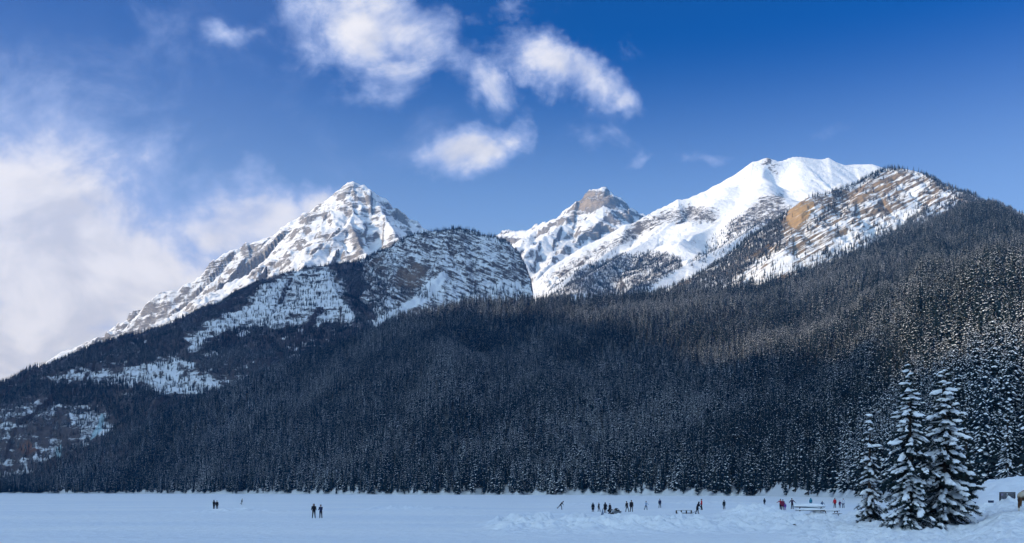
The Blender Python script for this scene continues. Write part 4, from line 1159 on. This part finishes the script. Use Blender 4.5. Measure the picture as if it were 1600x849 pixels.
GS = 'people out on the frozen lake'
person(334.3, 797, 15.5, 160, 'left one of the dark pair close together farthest left on the ice', hood=True, long_coat=0.15, d=160, legL=(2, 4, 4), legR=(2, -4, 4))
person(339.0, 796.5, 14.5, 190, 'right one of the dark pair close together farthest left on the ice', long_coat=0.05, d=161)
person(377.8, 789, 9.8, 120, 'small far dark person alone between the two left hand pairs, one leg lifted', legL=(2, 2, 4), legR=(4, -10, 75), lean=10, d=218, bulk=1.15)
person(490.4, 810, 23, 10, 'dark hooded person with rounded jacket, left one of the pair nearest the camera', hood=True, legL=(4, 3, 4), legR=(5, -3, 4), armL=(14, 10, 55), armR=(14, 10, 55), d=108, bulk=1.1)
person(501.3, 810, 21.5, 350, 'slim dark person, right one of the pair nearest the camera', jacket=NAVY, legL=(4, 2, 3), legR=(4, -2, 3), armL=(4, 15, 30), armR=(5, 20, 60), d=108.5)
person(876.0, 796.5, 15.2, 70, 'dark skater lunging forward with one leg stretched far behind', lean=42, legL=(4, 20, 22), legR=(6, -42, 5), armL=(25, -35, 10), armR=(30, 50, 10), d=163)
person(926.5, 800, 14.8, 200, 'dark person in a long wide coat standing left of the group by the sledge', long_coat=0.38, hood=True, bulk=1.15, armL=(16, 0, 5), armR=(16, 0, 5), d=142)
person(935.8, 799, 14.6, 240, 'dark person with pale hat standing second from left by the sledge', long_coat=0.12, hat=WHITE, legL=(3, 10, 8), legR=(3, -12, 6), d=146)
person(945.6, 802, 17.2, 150, 'bulky dark person wearing a big coat directly left of the loaded sledge', long_coat=0.22, hood=True, bulk=1.45, armL=(12, 20, 60), armR=(14, 20, 60), d=134)
person(950.6, 804, 9.5, 60, 'dark person crouching in the snow beside the loaded sledge', sit=1.7, lean=38, legL=(14, 88, 130), legR=(14, 70, 128), armL=(10, 60, 40), armR=(10, 50, 40), d=131, hood=True, bulk=1.2)
person(953.0, 798, 13.5, 200, 'dark person standing just behind the loaded sledge', long_coat=0.1, d=143)
person(979.8, 800, 17.0, 215, 'left one of the dark pair right of the sledge, legs apart', legL=(6, 10, 5), legR=(8, -14, 4), side=8, d=143)
person(986.6, 800, 18.6, 170, 'taller right one of the dark pair right of the sledge, with hat', long_coat=0.1, bulk=1.1, legL=(5, 2, 2), legR=(5, 0, 2), d=143)
person(1009.4, 797, 14.2, 30, 'skater in pale jacket and dark trousers standing with legs apart', jacket=(0.35, 0.45, 0.6), trousers=NAVY, legL=(10, 8, 15), legR=(14, -8, 8), armL=(20, 20, 60), armR=(12, 20, 70), d=158)
person(1031.0, 794, 14.6, 180, 'person in dark blue jacket alone right of the pale jacketed skater', jacket=NAVY, legL=(6, 0, 2), legR=(6, 0, 2), bulk=1.1, d=176)
shov, SJ, sd2 = person(1089.6, 803, 20, 75, 'large dark hooded person pushing a shovel beside the low bench', hood=True, long_coat=0.2, lean=18, bulk=1.15, legL=(4, 12, 8), legR=(4, -14, 5), armL=(6, 42, 10), armR=(6, 38, 15), d=130)
person(1096.2, 797, 17.2, 260, 'slim person in red jacket and black trousers behind the one with the shovel', jacket=RED, legL=(2, 6, 5), legR=(2, -5, 8), armL=(6, 12, 30), armR=(8, 10, 20), d=158)
person(1131.4, 796, 15.0, 185, 'dark person in straight coat alone between the shoveller and the snow mound', jacket=(0.02, 0.03, 0.04), long_coat=0.15, bulk=1.1, d=164)
person(1194.4, 789.5, 11.8, 140, 'dark person showing just above the top of the snow mound', hood=True, bulk=1.1, d=205)
person(1219.5, 796.5, 17.0, 300, 'person in dark red jacket with one arm out, left in the huddle by the mound', jacket=(0.3, 0.02, 0.04), armR=(60, 10, 10), d=161)
person(1223.2, 797.5, 17.0, 160, 'tall dark maroon figure in the middle of the huddle right of the mound', jacket=MAROON, long_coat=0.2, bulk=1.15, d=156)
person(1226.8, 797, 11.5, 150, 'child in purple snowsuit at the right of the huddle by the mound', jacket=PURPLE, trousers=PURPLE, hat=PURPLE, d=155)
person(1237.8, 795.5, 17.2, 20, 'dark skater holding both arms out to the sides for balance', jacket=(0.03, 0.015, 0.05), armL=(48, 8, 12), armR=(52, 8, 12), legL=(3, 6, 6), legR=(1, -5, 4), side=-7, d=166)
person(1266.8, 792, 14.6, 160, 'person in teal jacket behind the snow covered picnic tables', jacket=TEAL, trousers=NAVY, hood=True, legL=(8, 4, 4), legR=(7, -6, 4), d=188)
person(1284.6, 791.5, 8.0, 330, 'person in grey blue sitting low on the snow behind the picnic tables', jacket=(0.05, 0.1, 0.18), trousers=(0.06, 0.12, 0.2), sit=1.6, lean=-12, legL=(22, 78, 30), legR=(22, 80, 60), armL=(40, -20, 10), armR=(20, 20, 20), d=194)
person(1304.4, 792, 15.8, 190, 'adult in bright red jacket and dark trousers right of the picnic tables', jacket=RED, long_coat=0.06, bulk=1.2, armL=(14, 4, 15), armR=(18, 4, 15), d=180)
person(1312.2, 794, 11.8, 170, 'small child in dark purple between the red jacket and the white jacket', jacket=(0.08, 0.02, 0.1), trousers=NAVY, bulk=1.15, armR=(25, 15, 30), d=178)
person(1317.6, 794, 15.2, 175, 'person in white jacket and dark trousers beside the small purple child', jacket=WHITE, trousers=NAVY, hat=NAVY, d=177)

# ---- helpers for hard things
def box_bm(bm, c, s, rot=None, bev=0.0):
    r = bmesh.ops.create_cube(bm, size=1.0); vs = r['verts']
    bmesh.ops.scale(bm, vec=s, verts=vs)
    if bev > 0:
        es = list({e for v in vs for e in v.link_edges})
        rb = bmesh.ops.bevel(bm, geom=es, offset=bev, segments=2, affect='EDGES')
        vs = list({v for f in rb['faces'] for v in f.verts} | {v for v in vs if v.is_valid})
    if rot: bmesh.ops.rotate(bm, cent=(0, 0, 0), matrix=rot, verts=vs)
    bmesh.ops.translate(bm, vec=c, verts=vs)
def bmesh_obj(name, fn, mat, parent=None, smooth=False):
    bm = bmesh.new(); fn(bm); me = bpy.data.meshes.new(name); bm.to_mesh(me); bm.free(); me.materials.append(mat)
    if smooth: me.polygons.foreach_set('use_smooth', np.ones(len(me.polygons), bool))
    return add(name, me, parent)
def blob(name, size, mat, parent=None, loc=(0, 0, 0), seed=0, flat=0.4, amp=0.12, freq=1.7):
    V = ICO3_V.copy(); n = fbm(V[:, 0] * freq + seed, V[:, 1] * freq + V[:, 2] * 2.1, 4, seed)
    V = V * (1 + amp * n[:, None]); V[:, 2] = np.where(V[:, 2] < 0, V[:, 2] * flat, V[:, 2])
    me = mesh_from(name, (V * size).tolist(), ICO3_F, [mat], smooth=[True] * len(ICO3_F))
    return add(name, me, parent, loc)
M_wood = solid('weathered_wood', (0.06, 0.04, 0.03), 0.85, 0.15, 0.4)
M_dark = solid('dark_paint', (0.015, 0.017, 0.02), 0.5, 0.4)
M_grey = solid('grey_plastic', (0.12, 0.14, 0.16), 0.5, 0.4)
M_ground_snow = M_tsnow

def picnic_table(px, d, L_, rz, label, snow_h):
    x, y, z = at_px(px, d, 0.03)
    root = empty('picnic_table', (x, y, z), rz, label=label, cat='picnic table', group='snow covered picnic tables')
    bmesh_obj('tabletop', lambda bm: [box_bm(bm, (0, -0.3 + 0.15 * i, 0.76), (L_, 0.14, 0.045), bev=0.006) for i in range(5)], M_wood, root)
    for sy in (-1, 1):
        bmesh_obj('bench_seat', lambda bm: [box_bm(bm, (0, sy * (0.72 + 0.13 * i), 0.44), (L_, 0.12, 0.045), bev=0.006) for i in (0, 1)], M_wood, root)
        V_s = blob('snow_cover', (L_ * 0.5, 0.17, snow_h * 0.5), M_ground_snow, root, (0, sy * 0.78, 0.47), seed=3 + sy, flat=0.1)
    for sx in (-1, 1):
        def leg(bm):
            for sy in (-1, 1):
                box_bm(bm, (sx * L_ * 0.36, sy * 0.42, 0.38), (0.05, 0.10, 0.92), Matrix.Rotation(0, 3, 'X'), 0.005) if False else None
                m = Matrix.Rotation(sy * R(27), 3, 'X')
                r = bmesh.ops.create_cube(bm, size=1.0); bmesh.ops.scale(bm, vec=(0.05, 0.10, 0.86), verts=r['verts'])
                bmesh.ops.rotate(bm, cent=(0, 0, 0), matrix=m, verts=r['verts']); bmesh.ops.translate(bm, vec=(sx * L_ * 0.36, sy * 0.44, 0.37), verts=r['verts'])
            box_bm(bm, (sx * L_ * 0.36 + 0.05, 0, 0.39), (0.045, 1.7, 0.09), bev=0.004)
            box_bm(bm, (sx * L_ * 0.36 + 0.05, 0, 0.71), (0.045, 0.7, 0.08), bev=0.004)
        bmesh_obj('leg', leg, M_wood, root)
    blob('snow_cover', (L_ * 0.56, 0.5, snow_h), M_ground_snow, root, (0, 0, 0.80), seed=9, flat=0.12, amp=0.1)
    return root
picnic_table(1266, 89, 2.8, R(-20), 'nearer snow covered picnic table with dark underside and legs showing', 0.34)
picnic_table(1297, 112, 2.3, R(12), 'farther dark picnic table behind the right end of the nearer one', 0.14)

# bench on the ice
x, y, z = at_px(1068.5, 131, -0.02)
rt = empty('bench', (x, y, z), R(4), label='low dark bench with open frame standing left of the shoveller', cat='bench')
bmesh_obj('seat', lambda bm: [box_bm(bm, (0, -0.1 + 0.2 * i, 0.5), (2.35, 0.18, 0.05), bev=0.006) for i in (0, 1)], M_wood, rt)
for xx in (-1.12, -0.38, 0.38, 1.12):
    bmesh_obj('leg', lambda bm: [box_bm(bm, (xx, s_ * 0.14, 0.235), (0.12, 0.07, 0.47), bev=0.004) for s_ in (-1, 1)], M_wood, rt)
bmesh_obj('rail', lambda bm: box_bm(bm, (0, 0.14, 0.10), (2.3, 0.05, 0.09), bev=0.004), M_wood, rt)
for xx, ww in ((-0.95, 0.28), (0.1, 0.4), (0.9, 0.25)):
    blob('snow_cover', (ww, 0.16, 0.06), M_tsnow, rt, (xx, 0, 0.525), seed=int(xx * 7) + 20, flat=0.1)

# shovel held by the big person
hx = shov.matrix_basis @ SJ['Lpalm']
def tube(bm, a, b, r1, r2, n=8):
    a, b = Vector(a), Vector(b); m = (b - a).to_track_quat('Z', 'Y').to_matrix().to_4x4()
    rr_ = bmesh.ops.create_cone(bm, cap_ends=True, segments=n, radius1=r1, radius2=r2, depth=(b - a).length, matrix=Matrix.Translation((a + b) / 2) @ m)
    return rr_
gx, gy = (1080.5 - 800) / F * 130, 129.8
rt = empty('snow_shovel', (gx, gy, gz(1080.5, 130)), 0, label='long handled shovel held down to the snow by the hooded person', cat='shovel')
top_ = hx + Vector((0.12, 0.0, 0.12)) - rt.location
bmesh_obj('handle', lambda bm: tube(bm, (0.12, 0, 0.1), top_, 0.022, 0.02), M_wood, rt)
def blade(bm):
    r = bmesh.ops.create_grid(bm, x_segments=6, y_segments=4, size=0.5)
    for v in r['verts']:
        X_, Y_ = v.co.x, v.co.y
        v.co = Vector((X_ * 0.42, Y_ * 0.6, 0.04 + 0.5 * (X_ + 0.5) ** 2 * 0.3 + 0.3 * Y_ * Y_ * 0.3))
    bmesh.ops.solidify(bm, geom=bm.faces[:], thickness=0.012)
bmesh_obj('blade', blade, M_grey, rt)

# sledge with a bundle
x, y, z = at_px(963.5, 131, -0.02)
rt = empty('sledge', (x, y, z), R(8), label='grey flat sledge tub on the ice beside the group of dark figures', cat='sledge')
def tub(bm):
    prof = [(-0.62, 0.34), (-0.52, 0.06), (0.42, 0.03), (0.66, 0.40)]
    top = [bm.verts.new((px_ + (0.08 if i == 3 else -0.05 if i == 0 else 0), sy * 0.36, 0.36 + (0.06 if i == 3 else 0))) for sy in (-1, 1) for i, (px_, _z) in enumerate(prof)]
    bot = [bm.verts.new((px_, sy * 0.27, z_)) for sy in (-1, 1) for (px_, z_) in prof]
    for k_ in (0, 4):
        for i in range(3): bm.faces.new((bot[k_ + i], bot[k_ + i + 1], top[k_ + i + 1], top[k_ + i]))
    for i in range(3): bm.faces.new((bot[i], bot[i + 1], bot[i + 5], bot[i + 4]))
    bm.faces.new((top[0], bot[0], bot[4], top[4])); bm.faces.new((top[3], bot[3], bot[7], top[7]))
    bmesh.ops.recalc_face_normals(bm, faces=bm.faces[:]); bmesh.ops.solidify(bm, geom=bm.faces[:], thickness=0.03)
bmesh_obj('tub', tub, M_grey, rt)
for sy in (-0.22, 0.22): bmesh_obj('runner', lambda bm: (tube(bm, (-0.55, sy, 0.02), (0.5, sy, 0.02), 0.02, 0.02), tube(bm, (0.5, sy, 0.02), (0.7, sy, 0.22), 0.02, 0.02)), M_dark, rt)
o = blob('bundle', (0.45, 0.3, 0.5), M_dark, None, (x, y, z + 0.34), seed=5, flat=0.3)
tag(o, 'dark domed bundle with pale patches loaded on the grey sledge', 'bundle')
for (a, b_, c_, q_) in ((-0.30, -0.2, 0.10, 0.10), (0.16, -0.22, 0.30, 0.12)):
    blob('pale_patch', (q_, 0.05, 0.05), M_tsnow, o, (a, b_, c_), seed=int(a * 30) + 60, flat=0.8)
x, y, z = at_px(956.5, 128, 0.0)
o = blob('bag', (0.28, 0.2, 0.26), M_dark, None, (x, y, z), seed=8, flat=0.3); tag(o, 'small dark bag on the snow just left of the sledge', 'bag')
def bag_loop(bm): tube(bm, (-0.1, 0, 0.22), (-0.05, 0, 0.33), 0.012, 0.012); tube(bm, (-0.05, 0, 0.33), (0.08, 0, 0.33), 0.012, 0.012); tube(bm, (0.08, 0, 0.33), (0.12, 0, 0.2), 0.012, 0.012)
bmesh_obj('handle', bag_loop, M_dark, o)
# cone
x, y, z = at_px(941.4, 118, -0.01)
rt = empty('traffic_cone', (x, y, z), 0, label='grey cone marker on the snow in front of the bulky dark person', cat='traffic cone')
M_cone = solid('cone_plastic', (0.16, 0.22, 0.30), 0.5)
bmesh_obj('body', lambda bm: bmesh.ops.create_cone(bm, cap_ends=True, segments=20, radius1=0.2, radius2=0.03, depth=0.85, matrix=Matrix.Translation((0, 0, 0.46))), M_cone, rt, True)
bmesh_obj('base', lambda bm: box_bm(bm, (0, 0, 0.02), (0.5, 0.5, 0.04), bev=0.01), M_cone, rt)

# rocks poking out of the snow
M_rock = solid('dark_stone', (0.05, 0.045, 0.045), 0.9, 0.2, 0.4, 3)
for (px, d, s_, lb) in ((1241, 74, 0.13, 'small dark stone poking out of the lumpy snow in front of the picnic tables'), (1540.5, 101, 0.12, 'small round black stone on the snow left of the pale snow block'),
                        (1516, 70, 0.10, 'dark stone on the snow right of the largest spruce trunk'), (1500, 72, 0.09, 'smaller dark stone beside the largest spruce trunk')):
    o = blob('stone', (s_ * 1.2, s_, s_), M_rock, None, at_px(px, d, 0.03 + (0.75 if px == 1540.5 else 0)), seed=int(px), flat=0.6, amp=0.3)
    if px == 1540.5: o.location.z = gz(px, d) + 0.1
    tag(o, lb, 'stone', 'stones poking out of the snow')

# bare ice patch
def ice_patch():
    V, Fc = [], []; d0 = 178; cx = (1262 - 800) / F * d0
    n = 40; rings = 6
    V.append((cx, d0))
    for r in range(1, rings + 1):
        for i in range(n):
            a = 2 * math.pi * i / n; k_ = r / rings * (1 + 0.18 * math.sin(3 * a + 1) + 0.1 * math.sin(5 * a))
            V.append((cx + 1.15 * k_ * math.cos(a), d0 + 9 * k_ * math.sin(a)))
    for i in range(n): Fc.append((0, 1 + i, 1 + (i + 1) % n))
    for r in range(rings - 1):
        for i in range(n):
            a = 1 + r * n; Fc.append((a + i, a + n + i, a + n + (i + 1) % n, a + (i + 1) % n))
    V = np.array(V); Z = near_height(V[:, 0], V[:, 1]) + 0.06
    m, t_, bs = principled('bare_ice', 0.15, 0.5); nn_ = t_.noise(t_.node('ShaderNodeNewGeometry').outputs['Position'], 1.0, 4)
    t_.l.new(t_.mix(nn_, (0.12, 0.36, 0.42), (0.3, 0.55, 0.62)), bs.inputs['Base Color'])
    o = add('ice', mesh_from('ice', np.column_stack([V, Z]).tolist(), Fc, [m])); o['kind'] = 'structure'
ice_patch()

# snow block with a box on it, right
x, y, z = at_px(1549, 97, -0.05)
def block(bm):
    box_bm(bm, (0, 0, 0.52), (1.35, 1.1, 1.0), bev=0.09)
    bmesh.ops.subdivide_edges(bm, edges=bm.edges[:], cuts=2, use_grid_fill=True)
    for v in bm.verts: v.co += Vector((perlin(np.array([v.co.y * 2.0]), np.array([v.co.z * 2.0]), 5)[0] * 0.06, 0, perlin(np.array([v.co.x * 1.5]), np.array([v.co.y * 1.5]), 6)[0] * 0.08))
o = bmesh_obj('snow_block', block, M_tsnow); o.location = (x, y, z); o.rotation_euler.z = R(38)
tag(o, 'pale square cut block of snow left of the black framed panel', 'snow block')
bz = z + 1.02
o = bmesh_obj('box', lambda bm: (box_bm(bm, (0, 0, 0.12), (0.5, 0.3, 0.22), bev=0.02), box_bm(bm, (0, 0, 0.245), (0.53, 0.33, 0.04), bev=0.008), box_bm(bm, (0, -0.17, 0.14), (0.12, 0.03, 0.05), bev=0.008)), solid('navy_box', (0.03, 0.05, 0.1)))
o.location = (x - 0.05, y, bz); o.rotation_euler.z = R(10); tag(o, 'small dark lidded box on top of the snow block', 'box')

# black framed panel
x, y, z = at_px(1574, 86, -0.03)
rt = empty('fence_panel', (x, y, z), R(-4), label='black framed panel with dark upright slats beside the horse', cat='fence panel')
bmesh_obj('frame', lambda bm: (box_bm(bm, (0, 0, 1.17), (1.5, 0.07, 0.10), bev=0.006), box_bm(bm, (0, 0, 0.08), (1.5, 0.07, 0.12), bev=0.006), box_bm(bm, (-0.715, 0, 0.625), (0.07, 0.068, 0.98), bev=0.004), box_bm(bm, (0.715, 0, 0.625), (0.07, 0.068, 0.98), bev=0.004)), M_dark, rt)
bmesh_obj('slats', lambda bm: [box_bm(bm, (-0.62 + 0.1033 * i, 0.01, 0.625), (0.085, 0.02, 0.975)) for i in range(13) if i != 6], solid('slat_paint', (0.035, 0.035, 0.05), 0.6), rt)
bmesh_obj('centre_post', lambda bm: box_bm(bm, (0, 0, 0.625), (0.07, 0.05, 0.97), bev=0.004), solid('pale_post', (0.3, 0.32, 0.34), 0.6), rt)
bmesh_obj('notice', lambda bm: box_bm(bm, (-0.50, -0.02, 0.98), (0.22, 0.012, 0.2), bev=0.003), solid('notice_board', (0.25, 0.2, 0.3), 0.6), rt)
blob('snow_cover', (0.7, 0.06, 0.05), M_tsnow, rt, (0, 0, 1.22), seed=31, flat=0.1)

# ---- draught horse, seen from behind, walking away to the right
def horse():
    d = 67; px = 1603
    x, y, z = at_px(px, d, -0.02)
    rt = empty('horse', (x, y, z), R(133), label='cream and chestnut draught horse with feathered legs at the right edge', cat='horse')
    M_coat, t_, bs = principled('horse_coat', 0.6, 0.25)
    tc_ = t_.node('ShaderNodeTexCoord').outputs['Object']; sp = t_.node('ShaderNodeSeparateXYZ'); t_.l.new(tc_, sp.inputs[0])
    n_ = t_.noise(tc_, 3.0, 4, 0.6)
    # pale croup, chestnut flanks and legs, white feathering above the hooves
    f1 = t_.mrange(t_.math('ADD', sp.outputs[2], t_.math('MULTIPLY', n_, 0.3)), 1.25, 1.5)
    c = t_.mix(f1, (0.10, 0.045, 0.02), (0.50, 0.42, 0.32))
    c = t_.mix(t_.mrange(t_.math('ADD', sp.outputs[2], t_.math('MULTIPLY', n_, 0.15)), 0.52, 0.44), c, (0.62, 0.58, 0.52))
    c = t_.mix(t_.mrange(sp.outputs[2], 0.12, 0.10), c, (0.06, 0.04, 0.03))
    t_.l.new(c, bs.inputs['Base Color'])
    # local frame: the head is towards -Y
    J = {'croup': (0, 0.75, 1.42), 'loin': (0, 0.3, 1.38), 'barrel': (0, -0.15, 1.28), 'chest': (0, -0.62, 1.30), 'neck1': (0, -0.92, 1.58), 'neck2': (0, -1.15, 1.88), 'poll': (0, -1.28, 2.08), 'face': (0, -1.48, 1.88), 'muzzle': (0, -1.62, 1.66),
         'dock': (0, 1.02, 1.36), 'tail1': (0, 1.12, 1.12), 'tail2': (0, 1.12, 0.78), 'tail3': (0, 1.09, 0.48), 'earL': (0.07, -1.27, 2.26), 'earR': (-0.07, -1.27, 2.26)}
    Rr = {'croup': 0.37, 'loin': 0.36, 'barrel': 0.40, 'chest': 0.33, 'neck1': 0.23, 'neck2': 0.16, 'poll': 0.13, 'face': 0.115, 'muzzle': 0.085, 'dock': 0.07, 'tail1': 0.09, 'tail2': 0.09, 'tail3': 0.03, 'earL': 0.02, 'earR': 0.02}
    E = [('croup', 'loin'), ('loin', 'barrel'), ('barrel', 'chest'), ('chest', 'neck1'), ('neck1', 'neck2'), ('neck2', 'poll'), ('poll', 'face'), ('face', 'muzzle'), ('croup', 'dock'), ('dock', 'tail1'), ('tail1', 'tail2'), ('tail2', 'tail3'), ('poll', 'earL'), ('poll', 'earR')]
    for S, sx, fo_ in (('L', 1, 0.0), ('R', -1, -0.18)):
        for k_, p_, r_ in (('hipq', (0.20 * sx, 0.72, 1.12), 0.24), ('stifle', (0.22 * sx, 0.55 + fo_, 0.88), 0.16), ('hock', (0.20 * sx, 0.92 + fo_, 0.58), 0.085), ('hfet', (0.20 * sx, 0.86 + fo_, 0.20), 0.075), ('hhoof', (0.20 * sx, 0.80 + fo_, 0.06), 0.095),
                           ('shoulder', (0.19 * sx, -0.60, 1.10), 0.19), ('elbow', (0.19 * sx, -0.50 - fo_, 0.88), 0.12), ('fknee', (0.19 * sx, -0.56 - fo_, 0.52), 0.075), ('ffet', (0.19 * sx, -0.54 - fo_, 0.18), 0.07), ('fhoof', (0.19 * sx, -0.60 - fo_, 0.06), 0.09)):
            J[S + k_] = p_; Rr[S + k_] = r_
        E += [('croup', S + 'hipq'), (S + 'hipq', S + 'stifle'), (S + 'stifle', S + 'hock'), (S + 'hock', S + 'hfet'), (S + 'hfet', S + 'hhoof'),
              ('chest', S + 'shoulder'), (S + 'shoulder', S + 'elbow'), (S + 'elbow', S + 'fknee'), (S + 'fknee', S + 'ffet'), (S + 'ffet', S + 'fhoof')]
    J = {k: Vector(v) for k, v in J.items()}
    add('body', skin_mesh('body', J, E, Rr, 'loin', [M_coat], 2), rt)
    mj = {'a': Vector((0, -0.78, 1.72)), 'b': Vector((0.03, -1.0, 1.95)), 'c': Vector((0.02, -1.2, 2.16)), 'd': Vector((0.02, -1.36, 2.10)), 'e': Vector((0.0, -1.46, 1.98))}
    add('mane', skin_mesh('mane', mj, [('a', 'b'), ('b', 'c'), ('c', 'd'), ('d', 'e')], {'a': 0.07, 'b': 0.1, 'c': 0.085, 'd': 0.06, 'e': 0.03}, 'b', [solid('mane_hair', (0.42, 0.34, 0.24), 0.8)], 2), rt)
    bj = {'a': Vector((0, 0.42, 1.40)), 'b': Vector((0, 0.0, 1.34)), 'c': Vector((0, -0.35, 1.33))}
    add('blanket', loft_mesh('blanket', [[((0, 0.36, 1.37), 0.33, 0.33), ((0, 0.3, 1.37), 0.37, 0.36), ((0, 0.0, 1.32), 0.40, 0.39), ((0, -0.3, 1.31), 0.39, 0.38), ((0, -0.42, 1.31), 0.34, 0.35)]], cloth((0.25, 0.02, 0.03)), 20), rt)
    cj = {str(i): Vector((0.30 * math.cos(a), -0.74 + 0.12 * math.sin(a), 1.38 + 0.40 * math.sin(a))) for i, a in enumerate([k * math.pi / 5 for k in range(10)])}
    add('collar', skin_mesh('collar', cj, [(str(i), str((i + 1) % 10)) for i in range(10)], {k: 0.055 for k in cj}, '0', [M_dark], 1), rt)
horse()
